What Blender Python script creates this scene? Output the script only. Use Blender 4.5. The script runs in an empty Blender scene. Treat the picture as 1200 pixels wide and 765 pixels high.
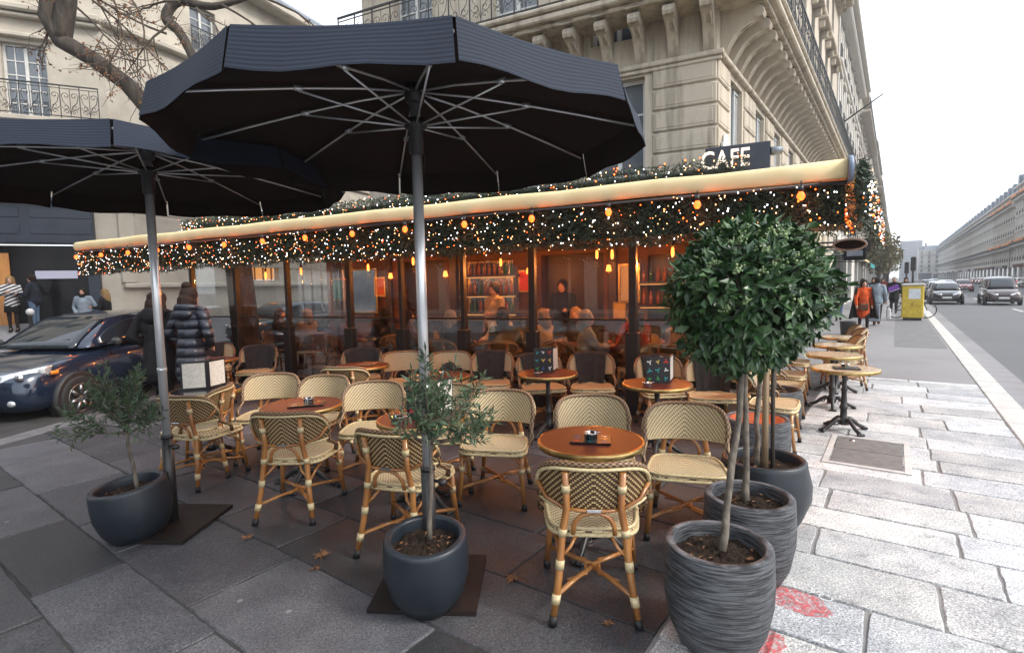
import bpy, math, random
from mathutils import Matrix, Vector, Euler
random.seed(7)
PI=math.pi; R=math.radians
sc=bpy.context.scene; COL=sc.collection
H=1.75; F_=620.0; PITCH=R(4.38); ROLL=R(1.26)
# ------------------------------------------------------------------ camera
cam=bpy.data.cameras.new('camera'); camo=bpy.data.objects.new('camera',cam); COL.objects.link(camo)
cam.sensor_width=36; cam.lens=F_/1200*36; cam.clip_end=3000; cam.clip_start=.05
camo.matrix_world=Matrix.Translation((0,0,H))@Matrix.Rotation(PI/2-PITCH,4,'X')@Matrix.Rotation(-ROLL,4,'Z')
sc.camera=camo
def ray(px,py):
    a,b=px-600,py-382.5; c,s=math.cos(ROLL),math.sin(ROLL)
    u=a*c-b*s; v=a*s+b*c
    d=(u/F_,1,-v/F_)
    return Vector((d[0], d[1]*math.cos(PITCH)+d[2]*math.sin(PITCH), -d[1]*math.sin(PITCH)+d[2]*math.cos(PITCH)))
def G(px,py,z=0):
    d=ray(px,py); t=(z-H)/d.z; return Vector((d.x*t,d.y*t,z))
def RY(px,py,y):
    d=ray(px,py); t=y/d.y; return Vector((d.x*t,y,H+d.z*t))
NV=Vector((.4305,.9026,0)); E1=Vector((.9026,-.4305,0)); SV=Vector((.588,.809,0)); PV=Vector((.809,-.588,0))
def AP(a,D,z=0): return E1*a+NV*D+Vector((0,0,z))
def SP(s,P,z=0): return SV*s+PV*P+Vector((0,0,z))
ANG_E=math.atan2(E1.y,E1.x); ANG_S=math.atan2(SV.y,SV.x)
def head(d): return math.atan2(d[1],d[0])-PI/2      # rotation that turns local +Y to d
# ------------------------------------------------------------------ mesh builder
class MB:
    def __init__(s): s.v=[];s.f=[];s.m=[];s.uv=[];s.sm=[];s.T=Matrix();s.mi=0;s.smooth=False;s.col=[];s.c=(1,1,1,1)
    def add(s,vs,fs,uvs=None,smooth=None):
        b=len(s.v); T=s.T
        s.v.extend([T@Vector(p) for p in vs])
        sm=s.smooth if smooth is None else smooth
        for i,f in enumerate(fs):
            s.f.append([b+k for k in f]); s.m.append(s.mi); s.sm.append(sm); s.col.append(s.c)
            s.uv.append(uvs[i] if uvs else None)
    def box(s,c,d,ch=0,smooth=False):
        x,y,z=[k/2 for k in d]; cx,cy,cz=c
        if ch<=0:
            vs=[(cx+i*x,cy+j*y,cz+k*z) for i in(-1,1) for j in(-1,1) for k in(-1,1)]
            s.add(vs,[(0,1,3,2),(4,6,7,5),(0,4,5,1),(2,3,7,6),(0,2,6,4),(1,5,7,3)],smooth=smooth); return
        ch=min(ch,x*.9,y*.9,z*.9); vs=[]
        rings=[(-z,ch),(-z+ch,0),(z-ch,0),(z,ch)]
        for zz,o in rings:
            X=x-o;Y=y-o;q=ch
            if o: vs+=[(cx+a,cy+b,cz+zz) for a,b in((-X,-Y+0),(-X+0,-Y),(X,-Y),(X,-Y),(X,Y),(X,Y),(-X,Y),(-X,Y))]
            else: vs+=[(cx+a,cy+b,cz+zz) for a,b in((-x,-y+q),(-x+q,-y),(x-q,-y),(x,-y+q),(x,y-q),(x-q,y),(-x+q,y),(-x,y-q))]
        fs=[]
        for r in range(3):
            for k in range(8):
                a=r*8+k;b=r*8+(k+1)%8; fs.append((a,b,b+8,a+8))
        fs.append(tuple(range(7,-1,-1))); fs.append(tuple(range(24,32)))
        s.add(vs,fs,smooth=smooth)
    def tube(s,pts,r,n=8,caps=True,closed=False,smooth=True,sq=None,uvs=None):
        pts=[Vector(p) for p in pts]; k=len(pts)
        rs=r if isinstance(r,(list,tuple)) else [r]*k
        vs=[];up=None; L=0
        for i,p in enumerate(pts):
            if closed: t=pts[(i+1)%k]-pts[i-1]
            else: t=pts[min(i+1,k-1)]-pts[max(i-1,0)]
            if t.length<1e-9: t=Vector((0,0,1))
            t.normalize()
            if up is None:
                up=Vector((0,0,1)) if abs(t.z)<.9 else Vector((1,0,0))
            a=t.cross(up)
            if a.length<1e-6: up=Vector((1,0,0)); a=t.cross(up)
            a.normalize(); b=a.cross(t); up=b
            for j in range(n):
                q=2*PI*j/n+PI/n
                ca,sa=math.cos(q),math.sin(q)
                vs.append(p+a*ca*rs[i]*(sq[0] if sq else 1)+b*sa*rs[i]*(sq[1] if sq else 1))
        fs=[];uu=[]
        for i in range(k if closed else k-1):
            for j in range(n):
                a=i*n+j;b=i*n+(j+1)%n;c=((i+1)%k)*n+(j+1)%n;d=((i+1)%k)*n+j
                fs.append((a,d,c,b)); uu.append(((i,j),(i+1,j),(i+1,j+1),(i,j+1)))
        if uvs: uu=[[(p[0]*uvs[0],p[1]*uvs[1]) for p in q] for q in uu]
        else: uu=None
        if caps and not closed:
            s.add(vs,fs,uu,smooth)
            b=len(s.v)-len(vs)
            for ring in (list(range(0,n)),list(range((k-1)*n+n-1,(k-1)*n-1,-1))):
                s.f.append([b+q for q in ring]); s.m.append(s.mi); s.sm.append(False); s.uv.append(None); s.col.append(s.c)
        else: s.add(vs,fs,uu,smooth)
    def lathe(s,prof,n=24,smooth=True,c=(0,0,0),sx=1,sy=1,a0=0,a1=2*PI):
        vs=[];fs=[];m=len(prof)
        for j in range(n):
            q=a0+(a1-a0)*j/n; 
            for r,z in prof: vs.append((c[0]+r*math.cos(q)*sx,c[1]+r*math.sin(q)*sy,c[2]+z))
        for j in range(n):
            for i in range(m-1):
                a=j*m+i;b=((j+1)%n)*m+i
                fs.append((a,b,b+1,a+1))
        s.add(vs,fs,smooth=smooth)
    def ell(s,c,r,n=12,m=8):
        vs=[(c[0],c[1],c[2]-r[2])]
        for i in range(1,m):
            t=-PI/2+PI*i/m
            for j in range(n):
                q=2*PI*j/n
                vs.append((c[0]+r[0]*math.cos(t)*math.cos(q),c[1]+r[1]*math.cos(t)*math.sin(q),c[2]+r[2]*math.sin(t)))
        vs.append((c[0],c[1],c[2]+r[2])); fs=[]
        for j in range(n): fs.append((0,1+(j+1)%n,1+j))
        for i in range(m-2):
            for j in range(n):
                a=1+i*n+j;b=1+i*n+(j+1)%n; fs.append((a,b,b+n,a+n))
        e=len(vs)-1
        for j in range(n): fs.append((e,1+(m-2)*n+j,1+(m-2)*n+(j+1)%n))
        s.add(vs,fs,smooth=True)
    def cap(s,p0,p1,r0,r1,n=10):
        p0=Vector(p0);p1=Vector(p1);d=(p1-p0)
        if d.length<1e-6: return s.ell(p0,(r0,r0,r0))
        d.normalize()
        P=[];Q=[]
        for t in (-85,-60,-30): P.append(p0+d*r0*math.sin(R(t)));Q.append(r0*math.cos(R(t)))
        P.append(p0);Q.append(r0);P.append(p1);Q.append(r1)
        for t in (30,60,85): P.append(p1+d*r1*math.sin(R(t)));Q.append(r1*math.cos(R(t)))
        s.tube(P,Q,n)
    def prism(s,poly,z0,z1,smooth=False):
        n=len(poly); vs=[(x,y,z0) for x,y in poly]+[(x,y,z1) for x,y in poly]
        fs=[(i,(i+1)%n,n+(i+1)%n,n+i) for i in range(n)]+[tuple(range(n-1,-1,-1)),tuple(range(n,2*n))]
        s.add(vs,fs,smooth=smooth)
    def grid(s,fn,nu,nv,uvf=None,smooth=True,flip=False,closeu=False):
        vs=[fn(i/nu,j/nv) for i in range(nu+1) for j in range(nv+1)]
        fs=[];uu=[]
        for i in range(nu):
            for j in range(nv):
                a=i*(nv+1)+j; q=[a,a+nv+1,a+nv+2,a+1]
                w=[(i/nu,j/nv),((i+1)/nu,j/nv),((i+1)/nu,(j+1)/nv),(i/nu,(j+1)/nv)]
                if flip: q.reverse();w.reverse()
                fs.append(q); uu.append([uvf(*p) for p in w] if uvf else w)
        s.add(vs,fs,uu,smooth)
def obj(name,mb,mats,parent=None,label=None,cat=None,group=None,kind=None,loc=None,rot=None,mods=None,useuv=False):
    me=bpy.data.meshes.new(name)
    me.from_pydata([tuple(v) for v in mb.v],[],mb.f)
    if not isinstance(mats,(list,tuple)): mats=[mats]
    for m in mats: me.materials.append(m)
    me.polygons.foreach_set('material_index',mb.m); me.polygons.foreach_set('use_smooth',mb.sm)
    if any(u is not None for u in mb.uv):
        ul=me.uv_layers.new(name='UVMap'); k=0; dat=[]
        for f,u in zip(mb.f,mb.uv):
            for q in range(len(f)):
                dat+= list(u[q]) if u else [0,0]
        ul.data.foreach_set('uv',dat)
    if any(c!=(1,1,1,1) for c in mb.col):
        at=me.color_attributes.new('Col','FLOAT_COLOR','CORNER'); dat=[]
        for f,c in zip(mb.f,mb.col): dat+=list(c)*len(f)
        at.data.foreach_set('color',dat)
    me.update()
    o=bpy.data.objects.new(name,me); COL.objects.link(o)
    if parent: o.parent=parent
    if loc is not None: o.location=loc
    if rot is not None: o.rotation_euler=(0,0,rot) if not isinstance(rot,(tuple,list)) else rot
    tag(o,label,cat,group,kind)
    for m in (mods or []): 
        md=o.modifiers.new(m[0],m[0])
        for k,v in m[1].items(): setattr(md,k,v)
    return o
def tag(o,label=None,cat=None,group=None,kind=None):
    for k,v in (('label',label),('category',cat),('group',group),('kind',kind)):
        if v: o[k]=v
    return o
def thing(name,label,cat,loc=(0,0,0),rot=0,group=None):
    o=bpy.data.objects.new(name,None); COL.objects.link(o); o.empty_display_size=.1
    o.location=loc; o.rotation_euler=(0,0,rot); return tag(o,label,cat,group)
def copy_tree(o,parent=None):
    c=o.copy(); COL.objects.link(c)
    if parent: c.parent=parent
    for ch in [x for x in KIDS(o)]: copy_tree(ch,c)
    return c
def KIDS(o): return list(o.children)
def dup(o,loc,rot,label,group=None):
    c=copy_tree(o); c.location=loc; c.rotation_euler=(0,0,rot); c['label']=label
    if group: c['group']=group
    return c
def text_me(body,size,ext,font_shear=0):
    cu=bpy.data.curves.new('letters','FONT'); cu.body=body; cu.size=size; cu.extrude=ext; cu.align_x='CENTER'; cu.resolution_u=3
    o=bpy.data.objects.new('letters',cu); COL.objects.link(o)
    dg=bpy.context.evaluated_depsgraph_get(); me=bpy.data.meshes.new_from_object(o.evaluated_get(dg))
    bpy.data.objects.remove(o); bpy.data.curves.remove(cu); return me
# ------------------------------------------------------------------ materials
class NT:
    def __init__(s,name):
        s.m=bpy.data.materials.new(name); s.m.use_nodes=True; s.t=s.m.node_tree; s.n=s.t.nodes; s.l=s.t.links
        s.b=s.n['Principled BSDF']; s.out=s.n['Material Output']
    def node(s,t,**k):
        n=s.n.new(t)
        for a,v in k.items(): setattr(n,a,v)
        return n
    def set(s,sock,v):
        if hasattr(v,'is_output'): s.l.new(v,sock)
        elif isinstance(v,(tuple,list)): sock.default_value=(*v,1) if len(v)==3 and sock.type=='RGBA' else v
        else: sock.default_value=v
    def math(s,op,a,b=0,c=0):
        n=s.node('ShaderNodeMath',operation=op); s.set(n.inputs[0],a); s.set(n.inputs[1],b); s.set(n.inputs[2],c); return n.outputs[0]
    def mix(s,f,a,b,mode='MIX'):
        n=s.node('ShaderNodeMix',data_type='RGBA',blend_type=mode); s.set(n.inputs[0],f); s.set(n.inputs[6],a); s.set(n.inputs[7],b); return n.outputs[2]
    def coord(s,k='Object'): return s.node('ShaderNodeTexCoord').outputs[k]
    def noise(s,scale,detail=5,rough=.6,vec=None,dist=0):
        n=s.node('ShaderNodeTexNoise'); n.inputs['Scale'].default_value=scale; n.inputs['Detail'].default_value=detail; n.inputs['Roughness'].default_value=rough; n.inputs['Distortion'].default_value=dist
        s.l.new(vec if vec is not None else s.coord(),n.inputs['Vector']); return n.outputs['Fac']
    def map(s,vec,scale=(1,1,1),loc=(0,0,0),rot=(0,0,0)):
        n=s.node('ShaderNodeMapping'); s.l.new(vec,n.inputs[0]); n.inputs['Scale'].default_value=scale; n.inputs['Location'].default_value=loc; n.inputs['Rotation'].default_value=rot; return n.outputs[0]
    def ramp(s,f,a,b,c0=(0,0,0),c1=(1,1,1)):
        n=s.node('ShaderNodeValToRGB'); n.color_ramp.elements[0].position=a; n.color_ramp.elements[1].position=b
        n.color_ramp.elements[0].color=(*c0,1); n.color_ramp.elements[1].color=(*c1,1); s.l.new(f,n.inputs[0]); return n.outputs[0]
    def bump(s,h,st=.3,d=.01):
        n=s.node('ShaderNodeBump'); n.inputs['Strength'].default_value=st; n.inputs['Distance'].default_value=d; s.l.new(h,n.inputs['Height'])
        s.l.new(n.outputs[0],s.b.inputs['Normal']); return n
    def base(s,c,rough=.6,metal=0,spec=.5,coat=0):
        s.set(s.b.inputs['Base Color'],c); s.set(s.b.inputs['Roughness'],rough); s.set(s.b.inputs['Metallic'],metal)
        s.b.inputs['Specular IOR Level'].default_value=spec; s.b.inputs['Coat Weight'].default_value=coat
def pm(name,c1,c2=None,scale=6,rough=.6,metal=0,spec=.5,bump=0,bscale=60,bd=.005,coat=0,detail=5,lo=.35,hi=.65,stretch=None,em=None,es=0):
    t=NT(name)
    vec=t.coord()
    if stretch: vec=t.map(vec,stretch)
    if c2 is None: c2=tuple(k*.8 for k in c1)
    c=t.mix(t.ramp(t.noise(scale,detail,vec=vec),lo,hi),c1,c2)
    t.base(c,rough,metal,spec,coat)
    if bump: t.bump(t.noise(bscale,4,vec=vec),bump,bd)
    if em: t.set(t.b.inputs['Emission Color'],em); t.b.inputs['Emission Strength'].default_value=es
    return t.m
def emis(name,c,s):
    t=NT(name); t.base((0.02,.02,.02)); t.set(t.b.inputs['Emission Color'],c); t.b.inputs['Emission Strength'].default_value=s; return t.m
def weave(name,light,dark,back=False):
    t=NT(name); uv=t.node('ShaderNodeUVMap').outputs[0]
    sx=t.node('ShaderNodeSeparateXYZ'); t.l.new(uv,sx.inputs[0])
    u=t.math('ABSOLUTE',sx.outputs[0]); v=sx.outputs[1]
    i=t.math('FLOOR',u); j=t.math('FLOOR',v)
    m=t.math('FLOORED_MODULO',t.math('ADD',i,j),3)
    br=t.math('LESS_THAN',m,.5) if not back else t.math('GREATER_THAN',m,.5)
    fu=t.math('FRACT',u); fv=t.math('FRACT',v)
    eu=t.math('ABSOLUTE',t.math('SUBTRACT',fu,.5)); ev=t.math('ABSOLUTE',t.math('SUBTRACT',fv,.5))
    gap=t.math('GREATER_THAN',t.math('MAXIMUM',eu,ev),.43)
    if not back: br=t.math('MULTIPLY',br,t.math('LESS_THAN',t.math('MAXIMUM',eu,t.math('MULTIPLY',ev,.8)),.36))
    n=t.noise(35,4)
    lc=t.mix(n,light,tuple(k*.72 for k in light)); dc=t.mix(n,dark,tuple(k*.6 for k in dark))
    c=t.mix(br,lc,dc); c=t.mix(t.math('MULTIPLY',gap,.45),c,(.09,.05,.025))
    t.base(c,.45,0,.4)
    h=t.math('SUBTRACT',1,t.math('ADD',t.math('POWER',t.math('MULTIPLY',eu,2),2),t.math('POWER',t.math('MULTIPLY',ev,2),2)))
    t.bump(h,.6,.003); return t.m
M={}
def build_mats():
    M['weave']=weave('cream_weave',(.76,.62,.38),(.10,.05,.03)); M['weave_back']=weave('brown_weave',(.58,.43,.20),(.085,.04,.018),True)
    # braided chair border
    t=NT('braid'); uv=t.node('ShaderNodeUVMap').outputs[0]; sx=t.node('ShaderNodeSeparateXYZ'); t.l.new(uv,sx.inputs[0])
    q=t.math('FLOORED_MODULO',t.math('ADD',t.math('FLOOR',sx.outputs[0]),t.math('FLOOR',sx.outputs[1])),2)
    t.base(t.mix(q,(.055,.028,.018),(.30,.19,.10)),.45); t.bump(t.math('FRACT',sx.outputs[0]),.5,.003); M['braid']=t.m
    M['rattan']=pm('rattan_cane',(.42,.19,.055),(.24,.09,.025),9,.32,spec=.5,bump=.25,bscale=40,coat=.35,stretch=(1,1,.35))
    M['bind']=pm('cane_binding',(.62,.52,.31),(.44,.34,.18),60,.42,bump=.5,bscale=220,bd=.002)
    M['rubber']=pm('black_rubber',(.012,.012,.013),None,8,.6)
    M['lacquer']=pm('red_lacquer',(.095,.012,.004),(.06,.007,.003),2.2,.46,spec=.5)
    M['cream_top']=pm('worn_wood_top',(.62,.50,.34),(.46,.34,.2),8,.22,coat=.4,stretch=(1,6,1))
    M['dark_top']=pm('black_top',(.02,.02,.022),None,6,.1)
    M['brass']=pm('brass_edge',(.55,.40,.17),(.36,.24,.09),14,.32,1)
    M['iron']=pm('cast_iron',(.014,.014,.015),(.03,.028,.027),15,.4,spec=.5,bump=.15,bscale=50)
    M['steel']=pm('brushed_steel',(.55,.56,.57),(.42,.43,.44),12,.26,1)
    M['alu']=pm('aluminium_pole',(.74,.75,.77),(.66,.67,.69),5,.30,.6,bump=.05)
    M['plate']=pm('rusty_black_plate',(.012,.011,.011),(.022,.014,.012),5,.6,spec=.2,bump=.2,bscale=30)
    M['blanket']=pm('grey_fleece',(.042,.040,.042),(.028,.027,.028),14,.95,spec=.15,bump=.6,bscale=160,bd=.004)
    M['menu']=pm('black_menu_cover',(.012,.012,.016),None,8,.35)
    M['page']=pm('menu_page',(.66,.64,.58),(.5,.48,.43),40,.7)
    for k,c in (('red',(.6,.02,.02)),('yellow',(.7,.48,.1)),('blue',(.05,.12,.5)),('green',(.04,.3,.08)),('white',(.75,.75,.72)),('teal',(.03,.3,.32)),('orange',(.75,.14,.02))):
        M['ink_'+k]=pm('print_'+k,c,None,9,.4)
    # fabric
    t=NT('navy_striped_canvas'); uv=t.node('ShaderNodeUVMap').outputs[0]; sx=t.node('ShaderNodeSeparateXYZ'); t.l.new(uv,sx.inputs[0])
    s=t.math('SINE',t.math('MULTIPLY',sx.outputs[1],70)); s=t.math('MULTIPLY_ADD',s,.5,.5)
    n=t.noise(5,6)
    t.base(t.mix(n,t.mix(s,(.013,.018,.030),(.028,.038,.060)),t.mix(s,(.010,.013,.022),(.020,.027,.042))),.8,spec=.25); t.bump(t.noise(260,2),.3,.002); M['canvas']=t.m
    M['canvas_in']=pm('black_canvas',(.014,.010,.009),(.022,.014,.012),5,.9,spec=.2,bump=.3,bscale=200)
    M['cord']=pm('black_cord',(.01,.01,.01),None,5,.6)
    # plant things
    def leafm(name,c1,c2,rough=.33,tr=.25):
        t=NT(name); oi=t.node('ShaderNodeNewGeometry')
        r=oi.outputs['Random Per Island']; c=t.mix(r,c1,c2)
        t.base(c,rough,spec=.5); t.b.inputs['Subsurface Weight'].default_value=0
        return t.m
    M['laurel']=leafm('glossy_laurel_leaf',(.014,.044,.016),(.055,.115,.036),.33); M['olive']=leafm('olive_leaf',(.030,.060,.028),(.065,.105,.052),.5)
    M['flower']=leafm('pale_green_buds',(.25,.32,.16),(.15,.23,.09),.6); M['needle']=leafm('fir_needle',(.008,.02,.010),(.026,.05,.022),.6); M['dry']=leafm('dry_leaf',(.25,.11,.04),(.12,.05,.02),.7)
    M['bark']=pm('grey_bark',(.085,.068,.052),(.030,.024,.019),9,.9,bump=.9,bscale=22,bd=.02,stretch=(1,1,.25))
    M['stem']=pm('stem_bark',(.17,.145,.115),(.06,.05,.04),30,.85,bump=.8,bscale=70,bd=.006,stretch=(1,1,.4))
    M['twig']=pm('brown_twig',(.085,.062,.042),(.05,.036,.024),9,.8)
    t=NT('potting_soil'); n=t.noise(70,6,.7); t.base(t.ramp(n,.35,.72,(.010,.007,.005),(.075,.05,.035)),.95,spec=.2); t.bump(t.noise(45,6,.7),1,.03); M['soil']=t.m
    M['pot']=pm('slate_blue_pot',(.017,.023,.032),(.012,.017,.024),4,.42,bump=.06,bscale=90)
    t=NT('ridged_stone_pot'); v=t.coord(); n=t.noise(9,6,.7,vec=t.map(v,(.8,.8,12))); n2=t.noise(3,3)
    t.base(t.mix(n2,t.ramp(n,.42,.60,(.012,.014,.018),(.16,.17,.19)),t.ramp(n,.42,.60,(.010,.012,.015),(.10,.108,.122))),.55); t.bump(n,1,.02); M['ridged']=t.m
    # stone
    t=NT('limestone'); v=t.coord(); n=t.noise(1.3,7,.65); n2=t.noise(14,6,.7); st=t.noise(2.2,5,.6,vec=t.map(v,(2.2,2.2,.22)))
    c=t.mix(n,(.59,.525,.43),(.46,.405,.325)); c=t.mix(t.math('MULTIPLY',t.ramp(st,.48,.7),.75),c,(.17,.145,.115)); c=t.mix(t.math('MULTIPLY',n2,.3),c,(.22,.185,.14))
    t.base(c,.85,spec=.25); t.bump(t.noise(45,5,.7),.35,.008); M['lime']=t.m
    t=NT('grey_limestone'); v=t.coord(); n=t.noise(1.1,6,.65); st=t.noise(2,5,.6,vec=t.map(v,(2,2,.2)))
    c=t.mix(n,(.54,.50,.44),(.43,.395,.345)); c=t.mix(t.math('MULTIPLY',t.ramp(st,.5,.75),.4),c,(.17,.16,.145)); t.base(c,.85,spec=.25); t.bump(t.noise(40,5,.7),.3,.008); M['lime2']=t.m
    t=NT('pale_stucco'); n=t.noise(.7,6,.65); c=t.mix(n,(.60,.57,.52),(.48,.455,.41)); t.base(c,.85,spec=.25); M['stucco']=t.m
    M['zinc']=pm('zinc_roof',(.20,.225,.26),(.14,.16,.19),2,.5,.3)
    M['paint']=pm('white_window_paint',(.62,.62,.60),(.5,.5,.48),5,.45)
    M['shutter']=pm('grey_shutter_paint',(.48,.50,.50),(.38,.40,.41),5,.55)
    M['navy']=pm('navy_shop_paint',(.012,.017,.030),(.02,.027,.043),3,.35)
    t=NT('window_glass'); t.base(t.mix(t.noise(1.2,3),(.045,.055,.065),(.12,.14,.16)),.04,spec=1); M['wpane']=t.m
    t=NT('clear_glass'); tr=t.node('ShaderNodeBsdfTransparent'); gl=t.node('ShaderNodeBsdfGlossy'); gl.inputs['Roughness'].default_value=.015
    tr.inputs[0].default_value=(.93,.94,.94,1)
    lw=t.node('ShaderNodeLayerWeight'); lw.inputs[0].default_value=.5; mx=t.node('ShaderNodeMixShader'); t.l.new(t.math('MULTIPLY_ADD',t.math('POWER',lw.outputs['Facing'],4),.85,.085),mx.inputs[0]); t.l.new(tr.outputs[0],mx.inputs[1]); t.l.new(gl.outputs[0],mx.inputs[2]); t.l.new(mx.outputs[0],t.out.inputs[0]); M['glass']=t.m
    t=NT('clear_curtain_plastic'); tr=t.node('ShaderNodeBsdfTransparent'); gl=t.node('ShaderNodeBsdfGlossy'); gl.inputs['Roughness'].default_value=.12; mx=t.node('ShaderNodeMixShader'); mx.inputs[0].default_value=.22; t.l.new(tr.outputs[0],mx.inputs[1]); t.l.new(gl.outputs[0],mx.inputs[2]); t.l.new(mx.outputs[0],t.out.inputs[0]); M['curtain']=t.m
    M['frame']=pm('black_steel_frame',(.012,.011,.011),None,6,.4)
    M['awning']=pm('cream_awning_canvas',(.80,.65,.38),(.72,.56,.30),3,.7,spec=.2,bump=.15,bscale=120)
    M['awn_in']=pm('awning_lining',(.50,.25,.10),(.4,.18,.07),3,.8)
    M['walnut']=pm('dark_walnut',(.055,.022,.009),(.025,.010,.005),4,.4,stretch=(6,6,.5))
    M['brickin']=pm('warm_plaster',(.17,.065,.02),(.07,.025,.009),1.6,.7,bump=.3,bscale=20)
    M['ceil']=pm('dark_soffit',(.06,.03,.016),(.04,.02,.01),3,.7)
    M['bulb_hot']=emis('bulb_glow',(1,.12,.012),2.4); M['led_w']=emis('cool_fairy_light',(.95,.95,1),5); M['led_o']=emis('warm_fairy_light',(1,.12,.012),4); M['led_m']=emis('soft_fairy_light',(1,.50,.20),3)
    M['pend']=emis('pendant_glow',(1,.20,.03),4); M['sign_lit']=emis('sign_letter_glow',(1,.80,.62),1.1); M['screen']=emis('lit_screen',(.70,.70,.9),.32); M['shoplamp']=emis('warm_shop_panel',(1,.42,.12),.55)
    M['tail']=pm('tail_lamp',(.4,.012,.01),None,5,.2,em=(1,.03,.02),es=.4)
    M['bottle']=pm('amber_bottle',(.30,.10,.02),(.16,.05,.01),5,.12,coat=.5)
    M['bottle2']=pm('green_bottle',(.03,.10,.04),None,5,.12,coat=.5)
    # ground
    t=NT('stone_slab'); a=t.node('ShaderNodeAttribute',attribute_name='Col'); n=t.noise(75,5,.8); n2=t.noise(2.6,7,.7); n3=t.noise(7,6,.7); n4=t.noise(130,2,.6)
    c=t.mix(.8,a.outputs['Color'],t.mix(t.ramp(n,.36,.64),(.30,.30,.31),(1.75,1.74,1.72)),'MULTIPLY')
    c=t.mix(.75,c,t.mix(t.ramp(n2,.32,.68),(.52,.53,.56),(1.35,1.31,1.25)),'MULTIPLY')
    c=t.mix(.55,c,t.mix(t.ramp(n4,.4,.6),(.45,.45,.46),(1.6,1.6,1.58)),'MULTIPLY')
    c=t.mix(t.math('MULTIPLY',t.ramp(n3,.57,.70),.55),c,(.045,.044,.044))
    vo=t.node('ShaderNodeTexVoronoi'); vo.inputs['Scale'].default_value=2.7; t.l.new(t.coord(),vo.inputs['Vector']); c=t.mix(t.math('MULTIPLY',t.math('LESS_THAN',vo.outputs['Distance'],.045),.5),c,(.30,.29,.28))
    t.base(c,t.math('MULTIPLY_ADD',n2,.3,.42),spec=.45); t.bump(t.mix(.5,n3,n),.7,.012); M['slab']=t.m
    M['mortar']=pm('joint_mortar',(.25,.245,.24),(.15,.147,.143),3,.95,bump=.8,bscale=40,bd=.01)
    t=NT('asphalt_pavement'); n=t.noise(160,4,.7); n2=t.noise(.6,6,.6); c=t.mix(n2,(.25,.245,.255),(.185,.182,.19)); c=t.mix(t.ramp(n,.5,.72),c,(.36,.355,.36)); n3=t.noise(.25,5,.6); c=t.mix(t.math('MULTIPLY',t.ramp(n3,.45,.6),.35),c,(.13,.13,.135)); t.base(c,.8,spec=.3); t.bump(n,.3,.006); M['asph']=t.m
    t=NT('road_asphalt'); n=t.noise(60,5,.75); n2=t.noise(.35,6,.6); c=t.mix(n2,(.13,.135,.145),(.09,.093,.10)); c=t.mix(t.ramp(n,.55,.7),c,(.21,.21,.215)); t.base(c,.75,spec=.35); t.bump(n,.4,.012); M['road']=t.m
    M['kerb']=pm('granite_kerb',(.52,.51,.49),(.40,.39,.38),6,.7,bump=.3,bscale=60)
    t=NT('white_stencil'); n=t.noise(60,5,.8); mxs=t.node('ShaderNodeMixShader'); tr=t.node('ShaderNodeBsdfTransparent'); t.base((.75,.76,.78),.7); t.l.new(t.ramp(n,.42,.6,(0,0,0),(.8,.8,.8)),mxs.inputs[0]); t.l.new(tr.outputs[0],mxs.inputs[1]); t.l.new(t.b.outputs[0],mxs.inputs[2]); t.l.new(mxs.outputs[0],t.out.inputs[0]); M['stencil']=t.m
    M['shopglass']=pm('dark_shop_glass',(.006,.007,.008),(.012,.012,.014),1.5,.12,spec=.15)
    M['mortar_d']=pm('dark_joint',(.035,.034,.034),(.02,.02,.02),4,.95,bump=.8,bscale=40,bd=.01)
    M['greystone']=pm('soot_grey_stone',(.50,.46,.39),(.38,.345,.29),1.1,.85,spec=.25,bump=.3,bscale=40)
    M['dkerb']=pm('dark_granite_kerb',(.13,.13,.135),(.08,.08,.085),6,.7,bump=.3,bscale=60)
    M['roadpaint']=pm('white_road_paint',(.62,.62,.6),(.4,.4,.39),8,.7)
    t=NT('red_spray'); n=t.noise(28,5,.8); mxs=t.node('ShaderNodeMixShader'); tr=t.node('ShaderNodeBsdfTransparent'); t.base((.60,.075,.085),.6); t.l.new(t.ramp(n,.42,.62,(0,0,0),(.9,.9,.9)),mxs.inputs[0]); t.l.new(tr.outputs[0],mxs.inputs[1]); t.l.new(t.b.outputs[0],mxs.inputs[2]); t.l.new(mxs.outputs[0],t.out.inputs[0]); M['spray']=t.m
    # cars
    def paint(n,c,r=.18,mt=.4): M[n]=pm(n+'_car_paint',c,tuple(k*.85 for k in c),3,r,mt,coat=.9)
    paint('navyblue',(.012,.024,.05)); paint('greyblue',(.05,.062,.08)); paint('silver',(.42,.43,.44)); paint('blackp',(.012,.012,.014)); paint('whitep',(.6,.6,.6),.25,0); paint('redp',(.25,.012,.012),.2,0); paint('maroon',(.04,.02,.02))
    t=NT('car_glass'); t.base((.012,.018,.024),.03,spec=.6); M['cglass']=t.m
    M['tyre']=pm('tyre_rubber',(.015,.015,.016),None,10,.8); M['rim']=pm('alloy_rim',(.4,.41,.42),None,5,.3,.9); M['lamp']=pm('head_lamp',(.75,.77,.8),(.4,.42,.45),20,.08,.6,coat=1); M['amber']=pm('amber_lamp',(.75,.22,.02),None,5,.2)
    M['plastic']=pm('black_plastic',(.015,.015,.016),None,8,.5); M['chrome']=pm('chrome',(.7,.7,.72),None,6,.1,1); M['yplate']=pm('number_plate',(.7,.7,.68),None,4,.4)
    M['yellow']=pm('yellow_paint',(.62,.46,.045),(.48,.34,.03),7,.5); M['paper']=pm('paper_notice',(.68,.72,.75),None,5,.7)
    # people
    for k,c in (('skin',(.46,.25,.17)),('skin2',(.34,.18,.115)),):
        M[k]=pm(k,c,None,12,.5)
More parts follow.
